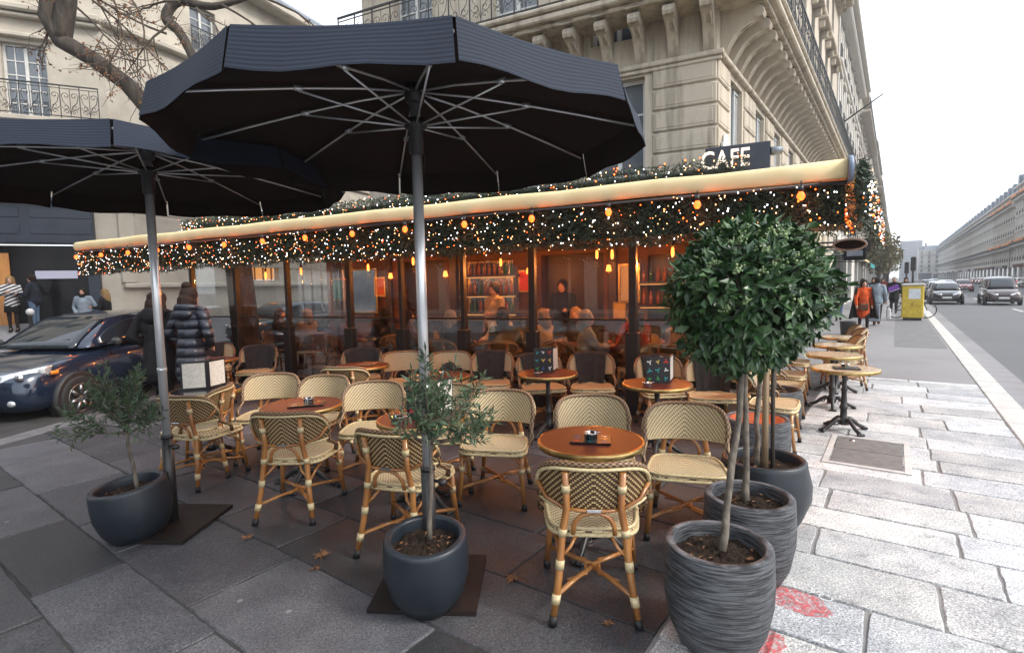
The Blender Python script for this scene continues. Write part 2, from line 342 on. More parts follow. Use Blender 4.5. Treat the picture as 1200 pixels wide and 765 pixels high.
    for k,c in (('black',(.012,.012,.014)),('navyc',(.016,.019,.030)),('grey',(.22,.25,.28)),('orangec',(.62,.09,.02)),('brownc',(.10,.06,.04)),('jeans',(.09,.14,.22)),('tights',(.02,.016,.016)),('bluegrey',(.24,.29,.34)),('leather',(.13,.055,.03)),('redc',(.15,.012,.012)),('beige',(.42,.33,.23)),('purple',(.22,.08,.4)),('whitec',(.6,.6,.6))):
        M['c_'+k]=pm('cloth_'+k,c,tuple(q*.7 for q in c),9,.85,spec=.2,bump=.5,bscale=70,bd=.006)
    t=NT('puffer_fabric'); sx=t.node('ShaderNodeSeparateXYZ'); t.l.new(t.coord(),sx.inputs[0]); w=t.math('ABSOLUTE',t.math('SINE',t.math('MULTIPLY',sx.outputs[2],26)))
    t.base(t.mix(t.noise(6),(.022,.026,.038),(.014,.017,.026)),.42); t.bump(t.math('POWER',w,.5),1,.045); M['puffer']=t.m
    t=NT('striped_knit'); sx=t.node('ShaderNodeSeparateXYZ'); t.l.new(t.coord(),sx.inputs[0]); w=t.math('GREATER_THAN',t.math('SINE',t.math('MULTIPLY',t.math('ADD',sx.outputs[2],t.math('MULTIPLY',sx.outputs[0],.5)),58)),0); t.base(t.mix(w,(.02,.02,.025),(.55,.55,.55)),.9); M['striped']=t.m
    for k,c in (('hair_brown',(.022,.010,.006)),('hair_blond',(.30,.19,.08)),('hair_black',(.012,.010,.009)),('hair_grey',(.35,.34,.33)),('hair_red',(.12,.045,.02))):
        M[k]=pm(k,c,tuple(q*.5 for q in c),30,.75,spec=.25,bump=.8,bscale=90,stretch=(3,3,.4))
build_mats()
# ------------------------------------------------------------------ world and sun
w=bpy.data.worlds.new('World'); sc.world=w; w.use_nodes=True; nt=w.node_tree; nt.nodes.clear()
SUN_EL=R(42); SUN_DIR=Vector((.92,-.38,0)).normalized()   # horizontal direction towards the sun
sky=nt.nodes.new('ShaderNodeTexSky'); sky.sky_type='NISHITA'; sky.sun_disc=False; sky.sun_elevation=SUN_EL; sky.sun_rotation=math.atan2(SUN_DIR.x,SUN_DIR.y); sky.air_density=1.0; sky.dust_density=4.0
b1=nt.nodes.new('ShaderNodeBackground'); b1.inputs[1].default_value=.06; nt.links.new(sky.outputs[0],b1.inputs[0])
b2=nt.nodes.new('ShaderNodeBackground'); b2.inputs[0].default_value=(.90,.95,1,1); b2.inputs[1].default_value=.90
ad=nt.nodes.new('ShaderNodeAddShader'); nt.links.new(b1.outputs[0],ad.inputs[0]); nt.links.new(b2.outputs[0],ad.inputs[1])
wo=nt.nodes.new('ShaderNodeOutputWorld'); nt.links.new(ad.outputs[0],wo.inputs[0])
sl=bpy.data.lights.new('sun','SUN'); sl.energy=1.5; sl.angle=R(14); sl.color=(1,.95,.88); so=bpy.data.objects.new('sun',sl); COL.objects.link(so)
dv=Vector((SUN_DIR.x*math.cos(SUN_EL),SUN_DIR.y*math.cos(SUN_EL),math.sin(SUN_EL))); so.rotation_euler=dv.to_track_quat('Z','Y').to_euler(); so.location=(20,10,30)
vs=sc.view_settings; vs.view_transform='Standard'; vs.look='None'; vs.gamma=1; vs.exposure=.92; vs.use_curve_mapping=False
try:
    sc.cycles.max_bounces=7; sc.cycles.transparent_max_bounces=16; sc.cycles.use_denoising=True; sc.cycles.sample_clamp_indirect=6; sc.cycles.caustics_reflective=False; sc.cycles.caustics_refractive=False
except Exception: pass
def lamp(name,loc,e,c,r=.05,parent=None):
    l=bpy.data.lights.new(name,'POINT'); l.energy=e; l.color=c; l.shadow_soft_size=r; o=bpy.data.objects.new(name,l); COL.objects.link(o); o.location=loc
    if parent: o.parent=parent
    return o
# ================================================================== GROUND
def kx(y): return -6.40+.07*(y-6.4)      # side-street kerb line
b=MB(); b.grid(lambda u,v:(-900+1800*u,-300+1500*v,-.13),4,4,smooth=False); obj('road',b,M['road'],kind='structure')
b=MB()
far=SP(420,1.1); poly=[(kx(-5),-5),(SP(-5.5,1.1).x,SP(-5.5,1.1).y),(far.x,far.y),(SP(420,-3.2).x,SP(420,-3.2).y),(SP(40,-3.2).x,SP(40,-3.2).y),(kx(36),36)]
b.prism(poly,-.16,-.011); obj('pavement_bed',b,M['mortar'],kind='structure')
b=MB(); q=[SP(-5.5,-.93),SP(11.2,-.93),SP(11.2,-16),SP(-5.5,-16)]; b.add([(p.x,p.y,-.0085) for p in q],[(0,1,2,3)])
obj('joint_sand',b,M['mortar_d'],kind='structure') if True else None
def clip(poly,nx,ny,d):     # keep nx*x+ny*y<=d
    out=[]
    for i in range(len(poly)):
        p,q=poly[i],poly[(i+1)%len(poly)]; a=nx*p[0]+ny*p[1]-d; c=nx*q[0]+ny*q[1]-d
        if a<=0: out.append(p)
        if a*c<0: t=a/(a-c); out.append((p[0]+(q[0]-p[0])*t,p[1]+(q[1]-p[1])*t))
    return out
rs=random.Random(3); b=MB()
def stones(s,Pr,Pl,right):
    while s<11.2:
        hgt=rs.uniform(.37,.52) if right else rs.choice([.48,.58,.66,.80])
        if s+hgt>11.05: hgt=11.2-s
        P=Pr
        while P>Pl:
            wd=rs.uniform(.55,1.0) if right else rs.uniform(.65,1.35)
            if P-wd<Pl+.25: wd=P-Pl
            g=.0085 if right else .006
            p=[SP(s+g,P-g),SP(s+hgt-g,P-g),SP(s+hgt-g,P-wd+g),SP(s+g,P-wd+g)]
            p=[(k.x+rs.uniform(-.008,.008),k.y+rs.uniform(-.008,.008)) for k in p]
            p=clip(p,-1,.07,-( -6.40+.32)+.07*6.4)
            if len(p)>2:
                v=rs.uniform(.36,.52) if right else rs.choice([.030,.037,.043,.050,.057,.070,.09])  # right stone is paler; left colour is also darkened to stand in for shade
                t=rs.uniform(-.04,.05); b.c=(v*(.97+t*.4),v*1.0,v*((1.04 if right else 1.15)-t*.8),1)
                # chipped, slightly rounded corners
                q=[]; n=len(p)
                for i in range(n):
                    a0=Vector(p[i]); pr=Vector(p[i-1]); nx=Vector(p[(i+1)%n]); f=rs.uniform(.003,.012)
                    q+= [a0+(pr-a0).normalized()*min(f,(pr-a0).length*.3),a0+(nx-a0).normalized()*min(f,(nx-a0).length*.3)]
                rag=[]
                for i in range(len(q)):
                    a0=q[i]; c0=q[(i+1)%len(q)]; m_=max(1,int((c0-a0).length/.07))
                    nrm=Vector((-(c0-a0).y,(c0-a0).x)); nrm=nrm.normalized() if nrm.length>0 else nrm
                    for k in range(m_): rag.append(a0.lerp(c0,k/m_)+(nrm*rs.uniform(-.0045,.0045) if 0<k else Vector((0,0))))
                p=[(k.x,k.y) for k in rag]
                n=len(p); cx=sum(q[0] for q in p)/n; cy=sum(q[1] for q in p)/n; dz=rs.uniform(-.004,.003)
                ins=[(q[0]+(cx-q[0])*.018,q[1]+(cy-q[1])*.018) for q in p]
                vsx=[(q[0],q[1],-.05) for q in p]+[(q[0],q[1],-.009+dz) for q in p]+[(q[0],q[1],dz) for q in ins]
                fs=[]
                for r in range(2):
                    for i in range(n): fs.append((r*n+i,r*n+(i+1)%n,(r+1)*n+(i+1)%n,(r+1)*n+i))
                fs.append(tuple(range(2*n,3*n)))
                ar=sum(p[i][0]*p[(i+1)%n][1]-p[(i+1)%n][0]*p[i][1] for i in range(n))
                if ar<0: fs=[tuple(reversed(f)) for f in fs]
                b.add(vsx,fs)
            P-=wd
        s+=hgt
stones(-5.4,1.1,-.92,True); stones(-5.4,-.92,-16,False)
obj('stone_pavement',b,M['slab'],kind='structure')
b=MB(); q=[SP(11.21,1.09),SP(420,1.09),SP(420,-3.1),SP(11.21,-3.1)]; b.add([(p.x,p.y,-.004) for p in q],[(3,2,1,0)] if False else [(0,1,2,3)]); b.f[0].reverse() if False else None
obj('asphalt_pavement',b,M['asph'],kind='structure')
b=MB(); q=[SP(16.5,1.05),SP(60,1.05),SP(60,.0),SP(16.5,.0)]; b.add([(p.x,p.y,.0) for p in q],[(0,1,2,3)]); obj('asphalt_patch',b,pm('dark_asphalt_patch',(.17,.17,.18),(.13,.13,.135),3,.85,bump=.3,bscale=120),kind='structure')
# boulevard kerb and gutter, side kerb
b=MB(); ang=Matrix.Rotation(ANG_S,4,'Z'); b.T=ang
s=-5.5
while s<300:
    l=rs.uniform(.9,1.25) if s<60 else 12
    b.box((s+l/2,-1.25,-.08),(l-.012,.29,.16),.012); s+=l
obj('kerb',b,M['kerb'],kind='structure')
b=MB(); b.T=ang; s=-5.5
while s<300:
    l=rs.uniform(.5,.8) if s<60 else 12
    b.box((s+l/2,-1.63,-.16),(l-.02,.42,.09),.008); s+=l
obj('gutter',b,M['asph'],kind='structure')
b=MB(); y=-5
while y<34:
    l=1.1; b.T=Matrix.Translation((kx(y+l/2)+.16,y+l/2,-.08))@Matrix.Rotation(-math.atan(.07),4,'Z'); b.box((0,0,0),(.29,l-.012,.16),.012); y+=l
obj('kerb',b,M['dkerb'],kind='structure')
# road markings
b=MB(); 
for s0 in range(10,200,9):
    q=[SP(s0,5.2),SP(s0+3,5.2),SP(s0+3,5.33),SP(s0,5.33)]; b.add([(p.x,p.y,-.125) for p in q],[(0,3,2,1)])
for s0 in (20,):
    q=[SP(s0,7.6),SP(s0+12,7.6),SP(s0+12,7.85),SP(s0,7.85)]; b.add([(p.x,p.y,-.125) for p in q],[(0,3,2,1)])
obj('road_marking',b,M['roadpaint'],kind='structure')
b=MB(); b.T=ang; b.box((150,-17.7,-.065),(420,3.0,.13)); obj('far_pavement',b,M['asph'],kind='structure')
# side pavement across the side street (climbs towards its buildings)
C0=Vector((-13.42,18.3,0)); EA=Vector((.91,.415,0)); EB=Vector((.4,.9165,0)); NA=Vector((.415,-.91,0)); NB=Vector((.9165,-.4,0))
b=MB(); pts=[]
for base,n,d in ((C0-EA*28,NA,3.6),(C0-EA*4,NA,3.4),(C0-EA*.2,(NA+NB).normalized(),3.0),(C0+EB*6,NB,2.2),(C0+EB*45,NB,2.0)):
    pts.append((base-n*.3+Vector((0,0,.92)),base+n*d+Vector((0,0,-.01)),base+n*(d+.02)+Vector((0,0,-.2))))
for i in range(len(pts)-1):
    for k in range(2): b.add([pts[i][k],pts[i+1][k],pts[i+1][k+1],pts[i][k+1]],[(3,2,1,0)])
obj('side_pavement',b,M['asph'],kind='structure')
# red stencilled marks and manhole
def blob(name,c,rx,ry,rot,mt,label,z=.006,seed=1,cat='street marking'):
    r=random.Random(seed); b=MB(); n=26
    vs=[(0,0,0)]
    for k in range(n):
        q=2*PI*k/n; rr=1+r.uniform(-.09,.09); vs.append((rx*math.cos(q)*rr,ry*math.sin(q)*rr,0))
    b.add(vs,[(0,1+k,1+(k+1)%n) for k in range(n)]); return obj(name,b,mt,None,label,cat,loc=(c.x,c.y,z),rot=rot)
blob('painted_mark',G(934,705),.16,.115,R(-50),M['spray'],'red sprayed blotch beside white stencilled letters on a pale slab',seed=2)
blob('painted_mark',G(875,756),.20,.11,R(10),M['spray'],'red sprayed patch on the slabs at the foot of the nearest ridged planter',seed=5)
me=text_me('VO',.10,.0005); me.materials.append(M['stencil']); o=bpy.data.objects.new('stencil_letters',me); COL.objects.link(o); p=G(957,700); o.location=(p.x,p.y,.007); o.rotation_euler=(0,0,R(-62)); tag(o,'faint white stencilled letters VO on a pale slab beside the red blotch','street marking')
t=thing('manhole_cover','square stone inlaid manhole cover with pale steel rim beside the bistro table','manhole cover',SP(6.30,-.19,0),ANG_S)
b=MB(); w_=.52
for sx,sy,lx,ly in ((0,w_,1.1,.05),(0,-w_,1.1,.05),(w_,0,.05,.99),(-w_,0,.05,.99)): b.box((sx,sy*.62,.004),(lx if lx>.5 else .05,ly if ly<.5 else .59,.012))
obj('rim',b,M['kerb'],t)
b=MB(); b.box((.24,0,.002),(.46,.57,.014)); b.box((-.25,0,.002),(.49,.57,.014)); obj('slab_infill',b,pm('grey_infill',(.16,.155,.15),(.11,.105,.10),12,.8,bump=.4),t)
b=MB(); b.lathe([(0,.018),(.022,.018),(.026,.008)],12,c=(.36,.15,0)); obj('lifting_eye',b,M['steel'],t)
# fallen leaves
def leafthing(p,sz,rot,label,seed):
    r=random.Random(seed); b=MB(); n=11; vs=[(0,0,.012)]
    for k in range(n*2):
        q=2*PI*k/(n*2); rr=sz*(1 if k%4==0 else .62 if k%2==0 else .42)*r.uniform(.85,1.1); vs.append((rr*math.cos(q),rr*math.sin(q),.006+.02*r.random()))
    b.add(vs,[(0,1+k,1+(k+1)%(2*n)) for k in range(2*n)]); b.tube([(0,0,.012),(-sz*1.3,.01,.006)],.0025,5)
    obj('fallen_leaf',b,M['dry'],None,label,'leaf',loc=(p.x,p.y,.002),rot=rot)
leafthing(G(290,631),.05,1,'small brown fallen leaf on dark slab nearest the left rust-legged chair',1)
leafthing(G(377,652),.065,2,'large curled brown plane leaf on slab left of the middle planter',2)
leafthing(G(370,668),.035,.4,'tiny brown leaf lying just below the large curled plane leaf',3)
leafthing(G(601,680),.06,3,'brown curled leaf on slab right of the middle planter plate',4)
leafthing(G(713,733),.035,0,'yellowing small leaf by the rear foot of the foremost chair',6)

# ================================================================== BUILDINGS
def wall(b,L,z0,z1,ops,dep=.3):
    xs=sorted({0,L,*[o[0] for o in ops],*[o[1] for o in ops]}); zs=sorted({z0,z1,*[o[2] for o in ops],*[o[3] for o in ops]})
    for i in range(len(xs)-1):
        for j in range(len(zs)-1):
            xa,xb,za,zb=xs[i],xs[i+1],zs[j],zs[j+1]; cx,cz=(xa+xb)/2,(za+zb)/2
            if any(o[0]<cx<o[1] and o[2]<cz<o[3] for o in ops): continue
            b.add([(xa,0,za),(xb,0,za),(xb,0,zb),(xa,0,zb)],[(0,1,2,3)])
    for x0,x1,za,zb in ops:
        b.add([(x0,0,za),(x1,0,za),(x1,0,zb),(x0,0,zb),(x0,dep,za),(x1,dep,za),(x1,dep,zb),(x0,dep,zb)],[(0,4,5,1),(1,5,6,2),(2,6,7,3),(3,7,4,0)])
def window_me(wd,ht,cols=2,rows=4):
    f=MB(); fr=.07
    for x in (-wd/2+fr/2,wd/2-fr/2): f.box((x,0,ht/2),(fr,.08,ht))
    for z in (fr/2,ht-fr/2): f.box((0,.002,z),(wd-2*fr,.076,fr))
    f.box((0,-.004,ht/2),(.09,.075,ht-2*fr))
    for k in range(1,rows): 
        for sx in (-1,1): f.box((sx*(wd/4-.008),.006,fr+(ht-2*fr)*k/rows),(wd/2-fr-.055,.04,.035))
    if cols>2:
        for sx in (-1,1): f.box((sx*wd/4,.009,ht/2),(.03,.036,ht-2*fr))
    p=MB(); p.box((0,.02,ht/2),(wd-.1,.012,ht-.1))
    return f,p
WCACHE={}
def put_window(parent,T,x,z,wd,ht,cols=2,rows=4,dep=.22,fmat=None):
    key=(round(wd,2),round(ht,2),cols,rows,fmat)
    if key not in WCACHE:
        f,p=window_me(wd,ht,cols,rows); o=obj('window',f,M[fmat or 'paint']); q=obj('pane',p,M['wpane']); WCACHE[key]=(o.data,q.data); bpy.data.objects.remove(o); bpy.data.objects.remove(q)
    fd,pd=WCACHE[key]
    o=bpy.data.objects.new('window',fd); COL.objects.link(o); o.parent=parent; o.matrix_local=T@Matrix.Translation((x,dep,z))
    q=bpy.data.objects.new('pane',pd); COL.objects.link(q); q.parent=o
    return o
def spiral(b,cx,cz,r,turns,a0,dirn,y=0,th=.007,seg=14):
    pts=[]
    for k in range(seg+1):
        t=k/seg; q=a0+dirn*turns*2*PI*t; rr=r*(1-.82*t); pts.append((cx+rr*math.cos(q),y,cz+rr*math.sin(q)))
    b.tube(pts,th,4,caps=False)
def railing(b,L,z0,h,step=.5,seg=12,th=.007,detail=True):
    b.box((L/2,0,z0+h),(L,.05,.035)); b.box((L/2,0,z0+.06),(L,.03,.025)); b.box((L/2,0,z0+h-.09),(L,.022,.018))
    n=max(1,int(round(L/step))); st=L/n
    for k in range(n+1): b.box((min(max(k*st,.012),L-.012),.0,z0+h/2),(.022,.024,h))
    for k in range(n):
        c=(k+.5)*st; m=z0+h*.5; q=st*.5
        if detail:
            for s in (-1,1):
                spiral(b,c+s*q*.44,m+h*.19,q*.42,1.1,(0 if s>0 else PI),s,th=th,seg=seg)
                spiral(b,c+s*q*.46,m-h*.14,q*.40,1.1,(0 if s>0 else PI),-s,th=th,seg=seg)
                spiral(b,c+s*q*.40,m-h*.30,q*.30,1.0,(0 if s>0 else PI),s,th=th,seg=seg)
                b.tube([(c+s*q*.86,0,m+h*.19),(c+s*q*.7,0,m),(c+s*q*.2,0,m-h*.16),(c,0,m-h*.38)],th,4,caps=False)
            b.tube([(c,0,z0+.06),(c,0,z0+h-.1)],th,4,caps=False)
        else:
            for s in (-1,1): b.tube([(c+s*q*.8,0,z0+.07),(c+s*q*.2,0,m),(c+s*q*.8,0,z0+h-.1)],th*1.3,3,caps=False)
def console(b,x,z,dep,wd=.20,ht=.72):   # scrolled stone bracket under a balcony
    pts=[]
    n=14
    prof=[(0,0),(-.05,-.02),(-.10,.05),(-.16,.16),(-.26,.30),(-.42,.42),(-.58,.47),(-dep+.05,.50),(-dep+.02,.56),(-dep+.05,.66),(-dep+.16,ht),(0,ht)]
    m=len(prof); vsx=[(x-wd/2,p[0],z+p[1]) for p in prof]+[(x+wd/2,p[0],z+p[1]) for p in prof]
    fs=[(i,i+1,m+i+1,m+i) for i in range(m-1)]+[tuple(range(m-1,-1,-1)),tuple(range(m,2*m))]
    b.add(vsx,fs); b.box((x,-dep/2-.01,z+ht+.03),(wd+.07,dep+.02,.06))
    for s in (-1,1): b.lathe([(0,-.012),(.085,-.012),(.095,0),(.06,.012),(.03,.02),(0,.02)],12,c=(0,0,0)) if False else None
    b.tube([(x-wd/2-.012,-dep+.14,z+ht-.13),(x+wd/2+.012,-dep+.14,z+ht-.13)],.10,12)
    b.tube([(x-wd*.28,-.06,z+.06),(x-wd*.28,-.26,z+.335),(x-wd*.28,-.56,z+.475)],.022,6); b.tube([(x+wd*.28,-.06,z+.06),(x+wd*.28,-.26,z+.335),(x+wd*.28,-.56,z+.475)],.022,6)
# --- café building: wedge between the side street and the boulevard
CN=Vector((3.97,10.3,0)); LF=8.4; LB=23.0
cafe=thing('corner_building','tall weathered limestone corner building with scrolled balcony brackets above the cafe','building',CN)
T1=Matrix.Rotation(ANG_E,4,'Z')@Matrix.Translation((-LF,0,0)); T2=Matrix.Rotation(ANG_S,4,'Z')
T3=Matrix.Rotation(ANG_E,4,'Z')@Matrix.Translation((-LF,0,0))@Matrix.Rotation(R(-112),4,'Z')@Matrix.Translation((-24,0,0))
FW=[(1.0,2.1),(3.7,4.8),(5.95,7.05)]            # window columns on the terrace side
BW=[(1.0+2.35*k,2.0+2.35*k) for k in range(9)]  # on the boulevard side
lev=[(3.3,5.85),(6.62,9.1),(10.0,12.2),(13.2,15.3)]
o1=[(a,c,z0,z1) for a,c in FW for z0,z1 in lev]+[(.6,LF-.6,.05,2.95)]
o2=[(a,c,z0,z1) for a,c in BW for z0,z1 in lev]+[(1.0+4.6*k,4.6+4.6*k,.3,3.0) for k in range(5) if 4.6+4.6*k<LB]
b=MB(); b.T=T1; wall(b,LF,-.1,18,o1); b.T=T2; wall(b,LB,-.1,18,o2); b.T=T3; wall(b,24,-.1,18,[])
b.T=Matrix(); a_,c_,d_,e_=[(T1@Vector((0,0,18))),(T2@Vector((0,0,18))),(T2@Vector((LB,0,18))),(T3@Vector((0,0,18)))]
b.add([a_,c_,d_,e_],[(0,1,2,3)])
obj('wall',b,M['lime'],cafe)
# channelled blocks on the piers
for T,piers in ((T1,[(.05,.85),(2.25,3.55),(4.95,5.8),(7.2,LF-.0)]),(T2,[(0.0,.85)]+[(c+.13,c+1.22) for a,c in BW[:-1]])):
    for x0,x1 in piers:
        b=MB(); b.T=T
        for k in range(7): 
            z=3.05+.415*k; b.box(((x0+x1)/2,-.012,z+.2),(x1-x0-(.0),.05,.375),.02)
            b.box(((x0+x1)/2,-.038,z+.2),(x1-x0-.14,.014,.25),.006)
        obj('rusticated_pier',b,M['lime'],cafe)
b=MB(); b.T=T1
b.box((LF/2+.05,-.03,6.02),(LF+.15,.16,.10),.02); b.box((LF/2+.03,-.02,5.93),(LF+.1,.09,.07),.01)
b.box((LF/2+.4,-.45,6.98),(LF+.86,.95,.13),.03); b.box((LF/2+.42,-.46,7.12),(LF+.94,1.02,.10),.03); b.box((LF/2+.38,-.40,6.87),(LF+.7,.8,.08),.02)
for z in (9.45,12.7,15.8): b.box((LF/2,-.08,z),(LF+.2,.3,.22),.04)
b.T=T2
b.box((LB/2-.05,-.03,6.02),(LB-.05,.16,.10),.02); b.box((LB/2,-.45,6.981),(LB-.02,.95,.128),.03); b.box((LB/2,-.46,7.121),(LB-.04,1.02,.098),.03); b.box((LB/2,-.40,6.871),(LB-.02,.8,.078),.02)
for z in (9.45,12.7): b.box((LB/2,-.08,z),(LB-.05,.3,.22),.04)
b.box((LB/2,-.3,15.85),(LB,.75,.2),.05); b.box((LB/2,-.25,17.9),(LB,.6,.35),.06)
obj('cornice',b,M['lime'],cafe)
b=MB(); console(b,0,0,.78); br0=obj('balcony_bracket',b,M['lime'],cafe); br0.matrix_local=T1@Matrix.Translation((LF-.14,0,6.1))
xs=[(T1,LF-.14-.64*k) for k in range(1,13)]+[(T2,.36+.6*k) for k in range(38)]
for T,x in xs:
    o=br0.copy(); COL.objects.link(o); o.parent=cafe; o.matrix_local=T@Matrix.Translation((x,0,6.1))
b=MB(); b.T=T2
for k in range(46): b.box((.3+k*.5,-.22,15.62),(.16,.34,.22),.02)
b.box((LB/2,-.1,15.55),(LB,.2,.1))
obj('dentil_course',b,M['lime'],cafe)
def rail(T,x,y,L,z,h,step,seg,th=.007,det=True,par=None):
    b=MB(); b.T=T@Matrix.Translation((x,y,0)); railing(b,L,z,h,step,seg,th,det); obj('balcony_railing',b,M['iron'],par or cafe)
rail(T1,0,-.88,LF+.85,7.17,1.0,.52,14); rail(T2,-.72,-.88,LB+.7,7.17,1.0,.52,10); rail(T2,0,-.55,LB,15.95,.95,.6,6,.009,False)
for a,c in FW: rail(T1,a-.05,-.06,c-a+.1,3.25,.72,.4,8)
for a,c in FW:
    for z0,z1 in lev[:2]: put_window(cafe,T1,(a+c)/2,z0,c-a,z1-z0)
for a,c in BW:
    for z0,z1 in lev: put_window(cafe,T2,(a+c)/2,z0,c-a,z1-z0)
def shutter(b,x,z,wd,ht,y=-.03):
    b.box((x-wd/2+.03,y,z+ht/2),(.06,.04,ht)); b.box((x+wd/2-.03,y,z+ht/2),(.06,.04,ht))
    for zz in (z+.03,z+ht/2,z+ht-.03): b.box((x,y+.001,zz),(wd-.12,.038,.06))
    k=z+.09
    while k<z+ht-.09: b.box((x,y+.004,k),(wd-.12,.02,.026)); k+=.05
for a,c in BW[:5]:
    for x in (a+.15,c-.15):
        s=MB(); s.T=T2; shutter(s,x,3.32,.46,2.5,.1); obj('shutter',s,M['shutter'],cafe)
# flower pediments / dormer-like canopies over boulevard windows
for a,c in BW:
    for z in (9.18,12.3): b=MB(); b.T=T2; b.box(((a+c)/2,-.16,z),(c-a+.5,.36,.12),.03); b.box((a-.1,-.1,z-.22),(.14,.24,.32),.03); b.box((c+.1,-.1,z-.22),(.14,.24,.32),.03); obj('window_hood',b,M['lime'],cafe)
b=MB(); b.T=T2@Matrix.Translation((16,-.9,8.3)); b.tube([(0,0,0),(.25,-1.3,.9)],.03,6); obj('flag_pole',b,M['iron'],cafe)
# street name plate on the pier corner
t=thing('street_sign','small white arched street plaque with blue lettering on the building corner','sign',CN+E1*.0+Vector((0,0,0)))
b=MB(); b.T=Matrix.Rotation(ANG_S,4,'Z'); b.prism([(.10,-.1),(.62,-.1),(.62,-.06),(.10,-.06)],4.02,4.40); b.tube([(.36,-.098,4.40),(.36,-.062,4.40)],.20,16); obj('plate',b,M['paint'],t)
b=MB(); b.T=Matrix.Rotation(ANG_S,4,'Z')
for k,(z,l) in enumerate(((4.32,.3),(4.22,.42),(4.12,.36))): b.box((.36,-.103,z),(l,.006,.035))
obj('lettering',b,M['ink_blue'],t)

# --- generic facade building
def haussmann(name,label,origin,ang,L,Ht,cols,floors,wallm='lime2',group=None,ground='shops',balc=(1,4),seed=0,depth=12,full=False,roof=True):
    r=random.Random(seed); t=thing(name,label,'building',origin,ang,group)
    fh=(Ht-4.2)/floors; wd=1.1; sp=L/cols; ops=[]
    for k in range(cols):
        for f in range(floors): ops.append((sp*(k+.5)-wd/2,sp*(k+.5)+wd/2,4.3+fh*f+.25,4.3+fh*f+fh*.82))
    gops=[(sp*2*k+.4,min(L-.3,sp*2*k+sp*2-.4),.1,3.4) for k in range(max(1,cols//2))]
    b=MB(); wall(b,L,-.3,Ht,ops+gops,.3)
    b.add([(0,0,-.3),(0,depth,-.3),(0,depth,Ht),(0,0,Ht),(L,0,-.3),(L,depth,-.3),(L,depth,Ht),(L,0,Ht)],[(0,3,2,1),(4,5,6,7),(1,2,6,5),(3,7,6,2)])
    obj('wall',b,M[wallm],t)
    b=MB()
    for z in [3.95]+[4.3+fh*f for f in range(1,floors)]: b.box((L/2,-.07,z),(L-.02,.3,.2),.04)
    b.box((L/2,-.25,Ht-.1),(L-.01,.6,.35),.08)
    for f in range(floors):
        for k in range(cols): b.box((sp*(k+.5),-.06,4.3+fh*f+fh*.82+.16),(wd+.4,.2,.16),.03)
    for k in range(cols+1): b.box((min(max(sp*k,.2),L-.2),-.03,4.1+(Ht-4.6)/2),(.34,.09,Ht-4.9),.01)
    for f in balc: b.box((L/2,-.4,4.3+fh*f+.08),(L-.1,.85,.16),.04)
    obj('mouldings',b,M[wallm],t)
    b=MB()
    for f in range(floors):
        if f in balc: b.T=Matrix.Translation((.1,-.78,0)); railing(b,L-.2,4.3+fh*f+.16,.9,.55,6,.011,False)
        else:
            for k in range(cols): b.T=Matrix.Translation((sp*(k+.5)-wd/2-.05,-.1,0)); railing(b,wd+.1,4.3+fh*f+.2,.8,.4,6,.011,False)
    obj('balcony_railing',b,M['iron'],t)
    for k in range(cols):
        for f in range(floors): put_window(t,Matrix(),sp*(k+.5),4.3+fh*f+.25,wd,fh*.82-.25,dep=.2)
    b=MB()
    for o in gops: b.box(((o[0]+o[1])/2,.25,1.75),(o[1]-o[0],.06,3.3))
    obj('shop_window',b,M['wpane'],t)
    b=MB()
    for o in gops: 
        b.mi=r.randrange(4); b.box(((o[0]+o[1])/2,-.12,3.55),(o[1]-o[0]+.3,.22,.55),.02)
    obj('shop_fascia',b,[M['navy'],M['c_leather'],M['c_black'],M['kerb']],t)
    if roof:
        b=MB(); vs_=[(0,-.1,Ht),(L,-.1,Ht),(L,1.4,Ht+2.8),(0,1.4,Ht+2.8),(L,depth,Ht+3.4),(0,depth,Ht+3.4),(L,depth,Ht),(0,depth,Ht)]
        b.add(vs_,[(0,1,2,3),(3,2,4,5),(0,3,5,7),(1,6,4,2),(7,5,4,6)])
        for k in range(0,cols,2): b.box((sp*(k+.5),.55,Ht+1.3),(1.2,1.3,1.9),.05)
        for k in range(max(1,cols//3)): b.box((sp*(3*k+1),3.5,Ht+3.7),(.8,2.0,1.6))
        obj('roof',b,M['zinc'],t)
    return t
def dist(s,P): return SP(s,P)
# left side of the boulevard beyond the cafe building
s=CN.dot(SV)+LB
desc=['cream stone facade with two long balconies directly beyond the corner building','pale stone facade with balcony rows second along beyond the corner building','grey stone facade third along beyond the corner building','hazy pale facade fourth beyond the corner building','hazy narrow facade fifth beyond the corner building','farthest hazy facade on the cafe side of the boulevard']
for k,(L,Ht,c,f) in enumerate(((18,16.2,7,4),(20,17.5,8,5),(24,16.5,8,4),(40,17.5,12,5),(60,17,14,5),(110,18,20,5))):
    haussmann('townhouse',desc[k],SP(s+.02,-2.84),ANG_S,L-.04,Ht,c,f,'stucco' if k%2==0 else 'lime2','buildings lining the boulevard',seed=k,full=k<2); s+=L
TERRA=pm('terracotta_planters',(.72,.26,.07),(.5,.2,.06),1.5,.8)
